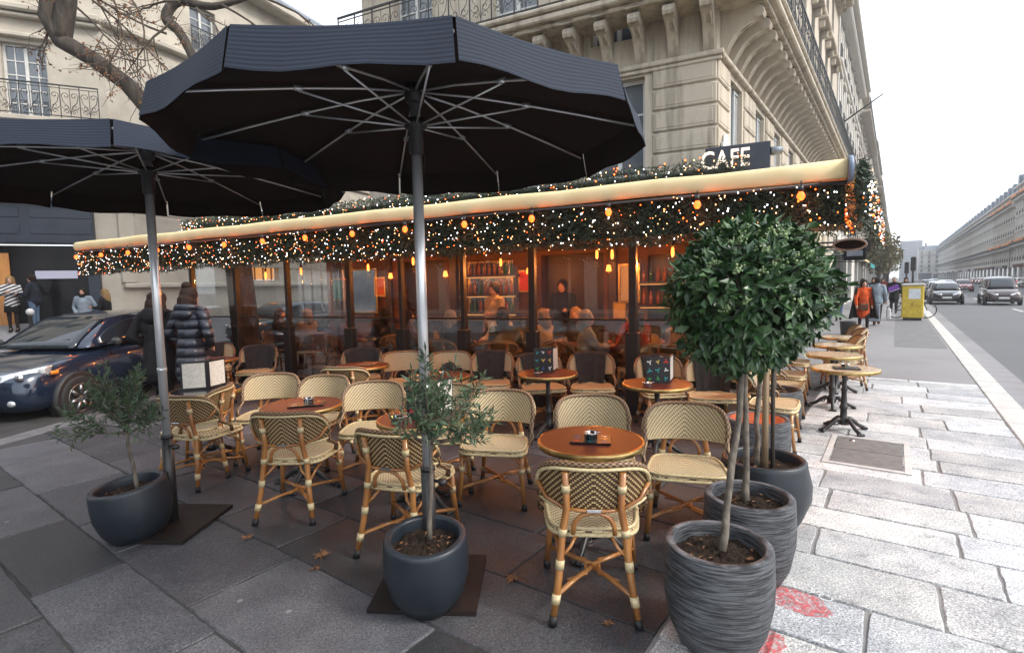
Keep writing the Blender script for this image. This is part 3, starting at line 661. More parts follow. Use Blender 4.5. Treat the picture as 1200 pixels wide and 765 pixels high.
# right side of the boulevard, across the road
s=70; desc=['cream stone block with orange topped balconies nearest across the boulevard','grey stone block second along across the boulevard','tall cream block with attic dormers third along across the boulevard','pale block fourth along across the boulevard','hazy block fifth along across the boulevard','hazy block sixth along across the boulevard','farthest hazy block across the boulevard']
for k,(L,Ht,c,f) in enumerate(((26,18.5,9,5),(24,17.5,8,5),(26,19,9,5),(30,18,10,5),(44,18,12,5),(60,18,14,5),(110,18,20,5))):
    t=haussmann('townhouse',desc[k],SP(s+L-.02,19.0),ANG_S+PI,L-.04,Ht,c,f,'stucco' if k%2==0 else 'lime2','buildings lining the boulevard',seed=20+k,full=k<3)
    if k<4:
        fh=(Ht-4.2)/f
        for fl in (1,4): 
            for q in range(c): 
                if (q*7+fl*3+k)%4: b=MB(); b.box((L/c*(q+.5),-.80,4.3+fh*fl+1.0),(L/c*.9,.34,.5),.08); obj('balcony_planter',b,TERRA,t)
    s+=L
haussmann('townhouse','end-on pale facade closing the boulevard on its right',SP(395,10),ANG_S-PI/2,24,17,7,5,'stucco','buildings lining the boulevard',seed=31)
t=thing('tower_block','tall hazy blue grey tower closing the end of the boulevard','building',SP(520,1.5),ANG_S-PI/2)
b=MB(); wall(b,14,-.3,30,[(.6+1.1*k,1.3+1.1*k,3+2.4*f,4.7+2.4*f) for k in range(12) for f in range(11)],.3); b.add([(0,0,0),(0,14,0),(0,14,30),(0,0,30),(14,0,0),(14,14,0),(14,14,30),(14,0,30)],[(0,3,2,1),(4,5,6,7),(1,2,6,5),(3,7,6,2)]); obj('wall',b,M['zinc'],t)
b=MB(); b.box((7,.25,15),(13.6,.05,29.5)); obj('glazing',b,M['wpane'],t)

# --- building across the side street: facade A faces the terrace, facade B runs up the side street
angA=math.atan2(EA.y,EA.x); angB=math.atan2(EB.y,EB.x); LA=26  # facade A lengthened unseen to the left to block sky light
shopb=thing('stone_building','pale limestone building across the side street with iron balcony over a navy shopfront','building',C0)
TA=Matrix.Rotation(angA,4,'Z')@Matrix.Translation((-LA,0,0)); TB=Matrix.Rotation(angB,4,'Z')
opA=[(LA-k-1.15,LA-k-.02,z0,z1) for k in (1.5,5.2,8.6) for z0,z1 in ((7.42,9.75),(11.35,13.4))]+[(LA-3.6,LA-.85,.5,3.45),(LA-7.7,LA-4.1,.5,3.45)]
opB=[(x,x+1.1,z0,z1) for x in (3.2,6.6,10.2,14,18,22,26) for z0,z1 in ((8.2,10.3),(11.2,12.9))]+[(4.2,6.8,2.25,3.1),(10,12.5,1.2,3.6)]
b=MB(); b.T=TA; wall(b,LA,-.2,16,opA); b.T=TB; wall(b,34,-.2,14.4,opB)
b.T=Matrix(); tp=[TA@Vector((0,0,14.4)),C0*0+Vector((0,0,14.4)),TB@Vector((34,0,14.4)),TB@Vector((34,9,14.4)),TA@Vector((0,9,14.4))]; b.add(tp,[(0,1,2,3,4)]); b.T=TB; b.add([(34,0,0),(34,9,0),(34,9,14.4),(34,0,14.4)],[(0,1,2,3)])
obj('wall',b,M['greystone'],shopb)
b=MB(); b.T=TA; b.box((LA/2,-.15,10.75),(LA,.4,.22),.05); b.box((LA/2,-.1,10.55),(LA,.25,.12),.03); b.box((LA/2,-.06,5.35),(LA-.02,.18,.2),.03); b.box((LA/2,-.4,7.25),(LA-.1,.85,.16),.03)
for k in range(12): b.box((LA-11.4+k,-.3,7.06),(.16,.5,.24),.03)
for k in (1.5,5.2,8.6):
    for z in (9.95,13.6): b.box((LA-k-.58,-.08,z),(1.6,.24,.14),.03)
b.T=TB; b.box((17,-.12,10.75),(34,.34,.22),.05); b.box((17,-.3,14.3),(34,.8,.3),.06); b.box((17,-.08,2.05),(33.9,.22,.16),.03); b.box((17,-.05,7.2),(34,.16,.16),.03)
for z in (3.2,4.1,5.0,5.9,6.6): b.box((17,-.012,z),(33.9,.03,.8 if z<6.6 else .5),.012)
b.box((.25,-.05,3.4),(.5,.16,2.5),.02); b.box((.25,-.1,4.72),(.66,.3,.16),.03)
obj('mouldings',b,M['greystone'],shopb)
rail(TA,LA-6.0,-.8,5.95,7.33,1.0,.5,14,.011,True,shopb)
for k in (1.5,5.2): rail(TA,LA-k-1.2,-.1,1.25,11.3,.9,.42,10,.011,True,shopb)
for x in (3.2,6.6,10.2): 
    for z in (8.2,11.2): rail(TB,x-.05,-.1,1.2,z,.8,.4,9,.011,True,shopb)
for o in opA[:6]: put_window(shopb,TA,(o[0]+o[1])/2,o[2],o[1]-o[0],o[3]-o[2],cols=4,rows=5)
for o in opB[:14]: put_window(shopb,TB,(o[0]+o[1])/2,o[2],o[1]-o[0],o[3]-o[2])
b=MB(); b.T=TB; b.box((17,2,14.9),(34,3.6,1.1),.3); obj('roof',b,M['zinc'],shopb)
# shopfront
b=MB(); b.T=TA@Matrix.Translation((-.5,0,0))
b.box((LA-3.9,-.10,4.15),(7.6,.22,1.25),.02); b.box((LA-3.9,-.2,4.85),(7.7,.42,.14),.03); b.box((LA-3.9,-.16,3.5),(7.6,.32,.10),.02)
for x in (LA-.2,LA-3.35,LA-7.4): b.box((x,-.10,1.9),(.34,.22,3.1),.02)
for k in range(4): 
    for z in (3.9,4.42): b.box((LA-.95-k*1.85,-.222,z),(1.6,.03,.30),.01)
obj('shopfront',b,M['navy'],shopb)
b=MB(); b.T=TA@Matrix.Translation((-.5,0,0)); b.box((LA-1.72,.12,1.95),(2.7,.03,2.9)); b.box((LA-5.4,.12,1.95),(3.6,.03,2.9)); obj('shop_window',b,M['shopglass'],shopb)
b=MB(); b.T=TA@Matrix.Translation((-.5,0,0)); b.box((LA-2.62,-.0,1.85),(.42,.05,2.6),.01); obj('door_panel',b,pm('oak_door',(.48,.22,.06),(.36,.15,.04),3,.5,stretch=(6,6,1)),shopb)
b=MB(); b.T=TA@Matrix.Translation((-.5,0,0)); b.box((LA-1.25,.06,2.45),(1.1,.06,.26),.01); obj('lit_display',b,M['screen'],shopb)
b=MB(); b.T=TB; b.box((5.5,.28,2.68),(2.5,.04,.8)); obj('lit_window',b,M['shoplamp'],shopb)
b=MB(); b.T=TB
for k in range(6): b.box((4.3+.45*k,.2,2.68),(.05,.05,.84))
obj('window_bars',b,M['rattan'],shopb)

# ================================================================== TREES
def leafquad(b,p,d,n,l,w,fold=.25,curl=.1):
    d=d.normalized(); s=d.cross(n)
    if s.length<1e-4: s=d.cross(Vector((1,0,.3)))
    s.normalize(); n=s.cross(d)
    m=p+d*l*.5-n*curl*l*.2; t=p+d*l-n*curl*l
    b.add([p,m+s*w*.5+n*fold*w,m,m-s*w*.5+n*fold*w,t],[(0,2,1),(0,3,2),(2,4,1),(2,3,4)],smooth=False)
def rv(r): 
    while 1:
        v=Vector((r.uniform(-1,1),r.uniform(-1,1),r.uniform(-1,1)))
        if .05<v.length<1: return v.normalized()
def street_tree():
    r=random.Random(11); y=13.2
    base=RY(285,300,y); base.z=-.05
    t=thing('plane_tree','bare leaning plane tree with thick forked limbs in front of the pale building','tree',(base.x,base.y,-.1))
    o=Vector((base.x,base.y,-.1)); L=lambda px,py,dy=0:(RY(px,py,y+dy)-o)
    b=MB(); tr=[Vector((0,0,-.1)),L(276,280),L(262,245),L(225,195),L(185,140),L(150,100,-.1),L(110,70,-.2),L(72,48,-.3),L(55,20,-.4),L(62,-40,-.6)]
    b.tube(tr,[.33,.29,.26,.235,.20,.185,.18,.19,.175,.15],14); obj('trunk',b,M['bark'],t)
    b=MB(); limbs=[([L(72,46,-.3),L(78,0,-.4),L(80,-60,-.6)],[.2,.2,.16]),([L(225,195),L(240,110,.3),L(215,45,.4),L(195,22,.4),L(210,2,.4),L(250,8,.3),L(300,-6,.2)],[.17,.11,.11,.13,.105,.085,.05])]
    for p,q in limbs: 
        pts=[];rr=[]
        for i in range(len(p)-1):
            for k in range(4):
                t_=k/4; a=p[max(i-1,0)];bb=p[i];c=p[i+1];dd=p[min(i+2,len(p)-1)]
                pts.append(.5*((2*bb)+(c-a)*t_+(2*a-5*bb+4*c-dd)*t_*t_+(3*bb-a-3*c+dd)*t_**3)); rr.append(q[i]*(1-t_)+q[i+1]*t_)
        pts.append(p[-1]);rr.append(q[-1]); b.tube(pts,rr,12)
    obj('limb',b,M['bark'],t)
    tw=MB(); lf=MB()
    def grow(p,d,l,rad,depth):
        pts=[p.copy()];q=p.copy();dd=d.copy()
        for k in range(5):
            dd=(dd+rv(r)*.22+Vector((0,0,-.03))).normalized(); q=q+dd*l/5; pts.append(q.copy())
            if depth<2 and k>0 and r.random()<.75: grow(q,(dd+rv(r)*.8).normalized(),l*.6,rad*.55,depth+1)
            if depth>=1 and r.random()<.38:
                for _ in range(r.randrange(2,6)): 
                    c=q+rv(r)*.07; leafquad(lf,c,rv(r)+Vector((0,0,-.6)),rv(r),r.uniform(.04,.09),r.uniform(.03,.055))
        tw.tube(pts,[rad*(1-.14*k) for k in range(6)],5)
    for px,py,ex,ey,l in ((80,0,150,80,1.6),(85,-20,200,60,2.2),(210,2,130,-10,1.6),(205,20,160,75,1.4),(195,40,120,20,1.4),(260,6,330,35,1.6),(300,-6,400,12,1.8),(65,10,40,60,.8),(60,45,45,5,.7),(110,70,120,95,.7),(150,-5,190,70,1.6),(120,-25,175,40,1.7),(300,-20,420,-5,1.6),(170,-30,220,40,1.4),(100,-30,140,45,1.4),(230,10,260,60,.9)):
        a=L(px,py,r.uniform(-.5,.3)); e=L(ex,ey,r.uniform(-.9,.5)); grow(a,(e-a).normalized(),l*1.25,.032,0)
    obj('twigs',tw,M['twig'],t); obj('dry_leaves',lf,M['dry'],t)
street_tree()
# hazy trees down the boulevard, cafe side
def far_tree(p,h,w,label,seed):
    r=random.Random(seed); t=thing('street_tree',label,'tree',p,0,'trees far down the boulevard'); b=MB(); b.tube([(0,0,-.1),(0,0,h*.5),(.2,0,h*.8)],[.2,.14,.05],8)
    for k in range(9): 
        d=rv(r); d.z=abs(d.z)+.3; b.tube([(0,0,h*.45),tuple(Vector((0,0,h*.6))+d*w*.5)],[.07,.02],5)
    obj('trunk',b,M['bark'],t); b=MB()
    for _ in range(700):
        d=rv(r); rr=r.random()**.5; p=Vector((d.x*w*.5*rr,d.y*w*.5*rr,h*.66+d.z*h*.34*rr)); leafquad(b,p,rv(r),rv(r),.42,.26)
    obj('crown',b,leafg,t)
leafg=M['dryg']=pm('olive_brown_foliage',(.09,.10,.04),(.16,.12,.05),1,.8)
for k,(s,P,h,w) in enumerate(((62,-1.4,6.5,3.4),(80,-1.2,7,3.6),(104,-1.2,7,4))): far_tree(SP(s,P,0),h,w,'olive brown street tree %s down the cafe side of the boulevard'%('nearest','midway','farthest')[k:k+1][0] if False else 'olive brown street tree, %s of three on the cafe side'%('nearest','second','farthest')[k],k+40)

# the rest of the crossroads, across the square behind the camera (reflected in the glass)
haussmann('townhouse','cream block across the square, facing the terrace',AP(-4.5,-19),ANG_E+PI,42,20,15,5,'lime2','buildings lining the boulevard',seed=51)
ords=['first','second','third','fourth','fifth','sixth','seventh','eighth','ninth','tenth','eleventh','twelfth','thirteenth','fourteenth','fifteenth']
# ================================================================== TERRACE ENCLOSURE
AL,AR=-10.6,-.43; DG=7.0
ter=thing('glazed_terrace','black framed glazed cafe terrace glowing orange inside beneath the garland','cafe terrace',AP(0,0,0),ANG_E)
# local frame of ter: x along the terrace (to the right), y inwards
b=MB(); b.box(((AL+AR)/2,9.0,3.06),(AR-AL+.1,4.0,.12),.02); b.box(((AL+AR)/2,DG,2.86),(AR-AL+.1,.16,.30),.01); obj('roof',b,M['frame'],ter)
b=MB(); b.box(((AL+AR)/2,9.0,2.96),(AR-AL,3.8,.06)); obj('ceiling',b,M['ceil'],ter)
b=MB(); b.box(((AL+AR)/2,8.95,.012),(AR-AL,3.7,.05)); obj('floor',b,pm('red_brown_floor',(.12,.05,.025),(.07,.03,.015),4,.4),ter)
PA=[-10.55,-9.24,-7.86,-6.4,-5.31,-4.15,-3.0,-1.56,-.47]
for a in PA:
    b=MB(); thick=a in (-3.0,-1.56,-6.4); b.box((a,DG,1.45),(.10 if thick else .07,.10,2.7),.008); b.box((a,DG-.02,.55),(.17,.15,1.1),.01)
    for dx in (-.035,.035): 
        for z in (.95,1.02): b.lathe([(0,.01),(.008,.01),(.009,0)],8,c=(0,0,0)) if False else b.box((a+dx,DG-.097,z),(.012,.006,.012),.003)
    obj('post',b,M['frame'],ter)
b=MB(); b.box(((AL+AR)/2,DG,.09),(AR-AL,.12,.18),.01); obj('sill',b,M['frame'],ter)
for k in range(len(PA)-1):
    a,c=PA[k],PA[k+1]
    b=MB(); b.box(((a+c)/2,DG+.01,1.5),(c-a-.12,.010,2.6)); obj('glass_pane',b,M['glass'],ter)
    b=MB(); b.box(((a+c)/2,DG-.035,.72),(c-a-.19,.012,1.06)); obj('windbreak_glass',b,M['glass'],ter)
    b=MB(); b.box(((a+c)/2,DG-.04,1.27),(c-a-.19,.022,.025)); obj('handrail',b,M['frame'],ter)
b=MB(); b.grid(lambda u,v:(-7.75+1.25*u,DG+.14+.05*math.sin(u*34),.15+2.55*v),60,2); obj('plastic_curtain',b,M['curtain'],ter,label='clear hanging plastic curtain behind the second left bay')
# boulevard side glazing: local angle between S and E1
TS=Matrix.Translation((AR,DG,0))@Matrix.Rotation(ANG_S-ANG_E,4,'Z')
for k in range(6):
    b=MB(); b.T=TS; b.box((k*1.15,0,1.45),(.08,.10,2.7),.008); obj('post',b,M['frame'],ter)
    if k<5: b=MB(); b.T=TS; b.box((k*1.15+.575,0,1.5),(1.05,.010,2.6)); obj('glass_pane',b,M['glass'],ter)
b=MB(); b.T=TS; b.box((2.9,0,2.9),(5.9,.16,.3),.01); b.box((2.9,.8,3.05),(5.9,1.7,.12),.02); obj('side_roof',b,M['frame'],ter)
# back wall of the room with shelves
BW_=10.75
room=thing('bar_wall','warm brown bar wall with framed mirrors and openings seen through the glass','wall',AP(0,0,0),ANG_E)
b=MB(); wallops=[(-4.4,-3.0,.05,2.4),(-2.1,-1.2,.6,2.3),(-8.2,-6.9,.05,2.4)]
b.T=Matrix.Translation((0,BW_,0)); 
def wall2(b,x0,x1,z0,z1,ops): b.T=b.T@Matrix.Translation((x0,0,0)); wall(b,x1-x0,z0,z1,[(o[0]-x0,o[1]-x0,o[2],o[3]) for o in ops])
wall2(b,AL,AR,0,3,wallops); obj('panelling',b,M['brickin'],room)
b=MB()
for x in (-10.2,-8.5,-6.6,-4.6,-2.8,-1.0): b.box((x,BW_-.05,1.5),(.18,.1,3.0),.01)
b.box(((AL+AR)/2,BW_-.04,.95),(AR-AL,.07,.08),.01); b.box(((AL+AR)/2,BW_-.045,2.6),(AR-AL,.08,.25),.01); obj('pilasters',b,M['walnut'],room)
b=MB(); b.box((-3.7,BW_+.35,1.2),(1.6,.05,2.5)); b.box((-1.65,BW_+.35,1.4),(1.1,.05,1.9)); b.box((-7.55,BW_+.35,1.2),(1.5,.05,2.5)); obj('dark_recess',b,M['walnut'],room)
for k,(x,z,w_,h_,l) in enumerate(((-5.6,1.7,1.1,1.2,'mirror'),(-9.4,1.7,1.1,1.1,'mirror'),(-2.45,1.75,.4,.75,'menu board'),(-.72,1.7,.45,.9,'menu board'))):
    t=thing('framed_mirror' if l=='mirror' else 'chalk_board',('large framed mirror left of the bar shelves' if x==-9.4 else 'large framed mirror above the bar shelves' if l=='mirror' else 'pale written menu board beside the centre opening' if x<-2 else 'pale written menu board at the right end of the bar wall'),l,AP(x,BW_-.10,z),ANG_E)
    b=MB()
    for sx in (-1,1): b.box((sx*w_/2,0,0),(.05,.05,h_+.05),.01)
    for sz in (-1,1): b.box((0,.001,sz*h_/2),(w_-.05,.046,.05),.01)
    obj('frame',b,M['brass'],t); b=MB(); b.box((0,.015,0),(w_-.04,.01,h_-.04)); obj('panel',b,M['chrome'] if l=='mirror' else M['page'],t)
# bar shelves with bottles
def shelf(a,z,w_,label):
    t=thing('bottle_shelf',label,'shelf',AP(a,BW_-.25,z),ANG_E); b=MB(); b.box((0,0,0),(w_,.24,.035),.005); obj('board',b,M['walnut'],t); b=MB(); b.box((0,-.125,-.03),(w_,.012,.02)); obj('light_strip',b,M['shoplamp'],t)
    return t
def bottle_mb(r=.038,h=.30):
    b=MB(); b.lathe([(0,0),(r,0),(r,h*.58),(r*.85,h*.68),(r*.36,h*.78),(r*.34,h*.97),(r*.42,h*.98),(r*.42,h),(0,h)],12); return b
bproto={}
for m in ('bottle','bottle2'):
    o=obj('bottle',bottle_mb(),M[m]); bproto[m]=o.data; bpy.data.objects.remove(o)
rb=random.Random(5)
names=['lower left','middle left','upper left','lower right','upper right']
for si,(a,z,w_) in enumerate(((-5.55,1.15,1.4),(-5.55,1.55,1.4),(-5.55,1.98,1.4),(-1.75,1.3,.9),(-1.75,1.75,.9))):
    shelf(a,z,w_,'lit bar shelf of bottles, the %s one behind the glass'%names[si])
    n=int(w_/.13)
    for k in range(n):
        o=bpy.data.objects.new('bottle',bproto[rb.choice(['bottle','bottle','bottle2'])]); COL.objects.link(o); p=AP(a-w_/2+.08+k*.13,BW_-.25+rb.uniform(-.04,.04),z+.018); o.location=p; o.scale=(1,1,rb.uniform(.8,1.1))
        tag(o,'glass bottle standing in the row on a lit bar shelf behind the glass','bottle','bottles on the bar shelves')
t=thing('bar_counter','long dark wooden bar counter inside the terrace','counter',AP(-5.6,9.75,0),ANG_E)
b=MB(); b.box((0,0,.52),(2.6,.5,1.04),.01); obj('body',b,M['walnut'],t); b=MB(); b.box((0,-.03,1.07),(2.7,.62,.06),.015); obj('counter_top',b,M['brass'],t)
b=MB(); b.lathe([(0,0),(.09,0),(.10,.02),(.07,.06),(.07,.3),(.1,.34),(.06,.42),(0,.44)],14,c=(.5,0,1.1)); obj('coffee_machine',b,M['chrome'],t)
# pendant lamps
for k,(a,D,z,) in enumerate(((-10.1,8.4,2.1),(-8.9,8.3,2.15),(-7.6,8.9,2.2),(-6.0,8.3,2.25),(-4.6,9.2,2.2),(-3.55,8.2,2.2),(-2.6,8.9,2.25),(-2.15,8.2,2.2),(-1.25,8.3,2.2),(-.95,8.9,2.2))):
    t=thing('pendant_lamp','thin glowing pendant bulb inside the terrace, %s from its left end'%ords[k],'lamp',AP(a,D,z),ANG_E,'pendant bulbs inside the terrace')
    b=MB(); b.tube([(0,0,.12),(0,0,2.95-z)],.005,5); b.lathe([(0,.16),(.02,.16),(.022,.08),(0,.08)],8); obj('cord',b,M['frame'],t)
    b=MB(); b.lathe([(0,-.07),(.018,-.06),(.026,-.02),(.022,.05),(.012,.085),(0,.085)],10); obj('bulb',b,M['pend'],t)
    lamp('pendant_light',(0,-.0,-.16),26,(1,.30,.06),.05,t)
# framed pictures, wall lamps and a string of small lights on the bar wall
for k,(x,z,w_,h_,m) in enumerate(((-10.1,1.75,.45,.6,'ink_teal'),(-8.75,1.8,.35,.5,'ink_orange'),(-4.75,1.85,.30,.5,'ink_red'),(-2.65,1.2,.28,.36,'ink_yellow'),(-1.02,2.2,.30,.3,'ink_white'))):
    t=thing('framed_picture','small framed %s print on the bar wall, %s from the left'%({'ink_teal':'teal','ink_orange':'orange','ink_red':'red','ink_yellow':'yellow','ink_white':'white'}[m],ords[k]),'picture',AP(x,BW_-.09,z),ANG_E)
    b=MB(); b.box((0,0,0),(w_,.03,h_),.006); obj('frame',b,M['brass'],t); b=MB(); b.box((0,-.016,0),(w_*.8,.006,h_*.82)); obj('print',b,M[m],t)
for k,x in enumerate((-9.75,-8.35,-6.75,-4.62,-2.85,-1.12)):
    t=thing('wall_lamp','small glowing wall lamp on the bar wall, %s from the left'%ords[k],'lamp',AP(x,BW_-.16,1.95),ANG_E,'wall lamps on the bar wall')
    b=MB(); b.tube([(0,.1,0),(0,0,0),(0,0,.05)],.012,6); obj('arm',b,M['brass'],t); b=MB(); b.lathe([(.03,.05),(.06,.06),(.035,.18),(.03,.18),(.05,.06)],12); obj('shade',b,M['pend'],t)
# ================================================================== AWNING
awn=thing('awning','long cream awning roll running along the terrace front and round the corner','awning',AP(0,0,0),ANG_E)
XL,XR,DA,ZA=-11.53,.61,5.22,2.65
DL=5.47
def aw(t): return Vector((XL+(XR-XL)*t, DL+(DA-DL)*t, ZA))
b=MB(); n=24
pts=[aw(0)+Vector((-.0,0,0))]+[aw(k/n) for k in range(n+1)][1:]
rp=[(.03,0),(.075,.02),(.095,.06)]
P_=[aw(0)+Vector((-.02,0,0)),aw(0),aw(0)+Vector((.05,0,0))]+[aw(k/n)+Vector((0,0,.006*math.sin(k*1.9))) for k in range(1,n+1)]; Q_=[.035,.07,.079]+[.079+.002*math.sin(k*2.3) for k in range(n)]
b.tube(P_,Q_,20,sq=(.55,1.0)); obj('front_roll',b,M['awning'],awn)
b=MB(); b.tube([aw(0)+Vector((.02,.0,-.105)),aw(1)+Vector((0,0,-.105))],.018,6); obj('front_bar',b,M['frame'],awn)
b=MB(); e=aw(1); b.tube([e+Vector((.001,0,0)),e+Vector((.035,0,0))],[.11,.105],20); obj('end_cap',b,pm('blue_grey_cap',(.14,.19,.27),None,5,.4),awn)
def slope(f0,f1,nu,th=.012):
    b=MB()
    b.grid(lambda u,v:f0(u)*(1-v)+f1(u)*v+Vector((0,0,-.03*math.sin(v*PI)+.006*math.sin(u*60))),nu,8); return b
b=slope(lambda u:aw(u)+Vector((0,.05,.06)),lambda u:Vector((XL+(XR-XL-.9)*u,DG+.1,3.02)),40); b2=slope(lambda u:aw(u)+Vector((0,.05,.045)),lambda u:Vector((XL+(XR-XL-.9)*u,DG+.1,3.005)),40)
obj('canvas',b,M['awning'],awn); obj('canvas_lining',b2,M['awn_in'],awn)
for a in (-11.2,-8.6,-5.9,-3.2,-.7):
    b=MB(); q=(a-XL)/(XR-XL); b.tube([aw(q)+Vector((0,.03,-.03)),Vector((a+.5,6.2,2.72)),Vector((a,DG,2.92))],.022,8); obj('folding_arm',b,M['frame'],awn)
# boulevard side of the awning
LS=6.9; TSl=Matrix.Translation(aw(1))@Matrix.Rotation(ANG_S-ANG_E,4,'Z')
b=MB(); b.T=TSl; b.tube([(.12,0,0),(LS,0,0)],.05,14); obj('side_roll',b,M['awning'],awn)
b=MB(); b.T=TSl; b.grid(lambda u,v:(.02+LS*u,1.38*v,.04+.02*v),10,4); obj('side_canvas',b,M['awning'],awn)
b=MB(); b.T=TSl; b.grid(lambda u,v:(.02+LS*u,1.38*v,.022+.02*v),10,4); obj('side_lining',b,M['awn_in'],awn)
# ------------------------------------------------------------------ garlands
def fir(b,r,p,nrm,up,k=1.0):
    d=(rv(r)+nrm*.7+Vector((0,0,-.25))).normalized(); s=d.cross(rv(r)); 
    if s.length<.05: return
    s.normalize(); l=r.uniform(.035,.075)*k; w=.007*k; q=p+d*l
    b.add([p-s*w,p+s*w,q+s*w*.2,q-s*w*.2],[(0,1,2,3)],smooth=False)
def garland(name,label,n,fn,seed,out,k=1.0):
    r=random.Random(seed); t=thing(name,label,'garland',(0,0,0)); b=MB()
    for _ in range(n):
        p=fn(r.random(),r.random(),r.random()); fir(b,r,p,out,None,k)
    obj('fir_foliage',b,M['needle'],t); return t
def AW(q,dz=0,dd=0): 
    v=aw(q); return E1*v.x+NV*(v.y+dd)+Vector((0,0,v.z+dz))
def f_front(u,v,w_): 
    drop=(.415+.015*math.sin(u*40)+.012*math.sin(u*97))
    return AW(u*1.012+.002,-.10-drop*v,.02+.09*w_-.02*math.sin(u*75))
g1=garland('fir_garland','deep green fir garland hanging beneath the front of the cream awning',36000,f_front,1,-NV,.85)
b=MB(); b.grid(lambda u,v:tuple(AW(u,-.11-.33*v,.09)),60,2); obj('backing_net',b,pm('garland_net',(.010,.016,.010),None,5,.9),g1)
def f_side(u,v,w_): 
    return SP(0,0)+AW(1)+SV*(LS*u)+PV*(.05+.06*w_)+Vector((0,0,.07-(.42+.03*math.sin(u*33))*v))
g2=garland('fir_garland','fir garland dotted with warm lights along the boulevard side of the awning',12000,f_side,2,PV,1.2)
def f_back(u,v,w_): return AP(XL+.9+(XR-XL-1.7)*u,DG-.10+.10*w_,2.96+.26*v)
g3=garland('fir_garland','narrow fir garland along the roof edge behind the cream awning roll',14000,f_back,3,-NV,.9)
# fairy lights
def fairy(name,label,pts,seed,s0=.0075):
    r=random.Random(seed); t=thing(name,label,'fairy lights',(0,0,0))
    pts=sorted(pts,key=lambda p:p.length)
    prot={}
    for m,k in (('led_w',1.0),('led_o',1.25),('led_m',.9)):
        b=MB(); b.ell((0,0,0),(s0*k,s0*k,s0*1.3*k),8,5); o=obj('light',b,M[m]); prot[m]=o.data; bpy.data.objects.remove(o)
    pick=lambda:r.choice(['led_w','led_w','led_w','led_m','led_m','led_m','led_o','led_o'])
    for p in pts[:95]:
        o=bpy.data.objects.new('light',prot[pick()]); COL.objects.link(o); o.parent=t; o.location=p; k=r.choice([.7,.9,1,1.3]); o.scale=(k,k,k)
    if len(pts)>95:
        b=MB(); mats=['led_w','led_o','led_m']
        for p in pts[95:]: b.mi=mats.index(pick()); k=s0*r.choice([.7,.9,1,1.25]); b.ell(p,(k,k,k*1.3),6,4)
        obj('distant_lights',b,[M[m] for m in mats],t,kind='stuff')
rf=random.Random(9)
fairy('fairy_lights','string of white and amber fairy lights woven through the front fir garland',[f_front((rf.random()**1.0),rf.random()**.95,0)-NV*.045 for _ in range(900)],4,.0047)
fairy('fairy_lights','string of warm fairy lights on the boulevard side garland',[f_side(rf.random(),rf.random(),1)+PV*.04 for _ in range(150)],5,.007)
fairy('fairy_lights','dense string of fairy lights along the narrow garland behind the awning roll',[f_back(rf.random(),rf.random(),0)-NV*.05+Vector((0,0,.02)) for _ in range(380)],6,.006)
fairy('fairy_lights','string of tiny lights along the top of the bar wall inside',[AP(-10.3+9.6*rf.random(),BW_-.14,2.45+.12*rf.random()) for _ in range(70)],7,.009)
# hanging filament bulbs
for k in range(15):
    q=1-(.028+k*.0682); p=AW(q,-.115,-.10)
    t=thing('festoon_bulb','glowing orange bulb hanging below the cream awning roll, %s from its right end'%ords[k],'bulb',p,0,'hanging bulbs along the awning')
    b=MB(); b.lathe([(0,.0),(.02,0),(.022,-.05),(0,-.055)],10); b.tube([(0,0,0),(0,.0,.04)],.006,5); obj('socket',b,M['frame'],t)
    b=MB(); b.lathe([(0,-.125),(.018,-.12),(.032,-.095),(.030,-.075),(.016,-.05),(0,-.048)],12); obj('glass_bulb',b,M['bulb_hot'],t)
    lamp('bulb_light',(0,-.03,-.16),1.2,(1,.16,.02),.03,t)
for k in range(7):
    p=AW(1)+SV*(.5+.75*k)+PV*(-.12-.02*k)+Vector((0,0,-.10))
    t=thing('festoon_bulb','orange bulb on the boulevard side beneath the awning corner, %s from the corner'%ords[k],'bulb',p,0,'hanging bulbs along the awning')
    b=MB(); b.lathe([(0,.06),(.02,.06),(.022,0),(0,-.005)],10); obj('socket',b,M['frame'],t)
    b=MB(); b.lathe([(0,-.075),(.02,-.07),(.036,-.045),(.034,-.025),(.016,0),(0,.002)],12); obj('glass_bulb',b,M['bulb_hot'],t)
    if k%2==0: lamp('bulb_light',(0,0,-.12),1.6,(1,.36,.08),.03,t)
# infrared heaters under the awning (the red glow on the table tops)
for k,a in enumerate((-7.5,-4.9,-2.6,-.75)):
    t=thing('patio_heater','slim glowing infrared heater under the awning lining, %s from the left'%ords[k],'heater',AP(a,6.35,2.62),ANG_E,'infrared heaters under the awning')
    b=MB(); b.box((0,0,.05),(.9,.14,.07),.015); b.tube([(0,0,.08),(0,0,.3)],.012,6); obj('housing',b,M['frame'],t)
    b=MB(); b.tube([(-.4,0,.005),(.4,0,.005)],.014,8); obj('element',b,emis('heater_element',(1,.22,.03),22),t)
    l=bpy.data.lights.new('heater_light','AREA'); l.shape='RECTANGLE'; l.size=.85; l.size_y=.1; l.energy=9; l.color=(1,.30,.06); o=bpy.data.objects.new('heater_light',l); COL.objects.link(o); o.parent=t; o.location=(0,-.0,-.03)
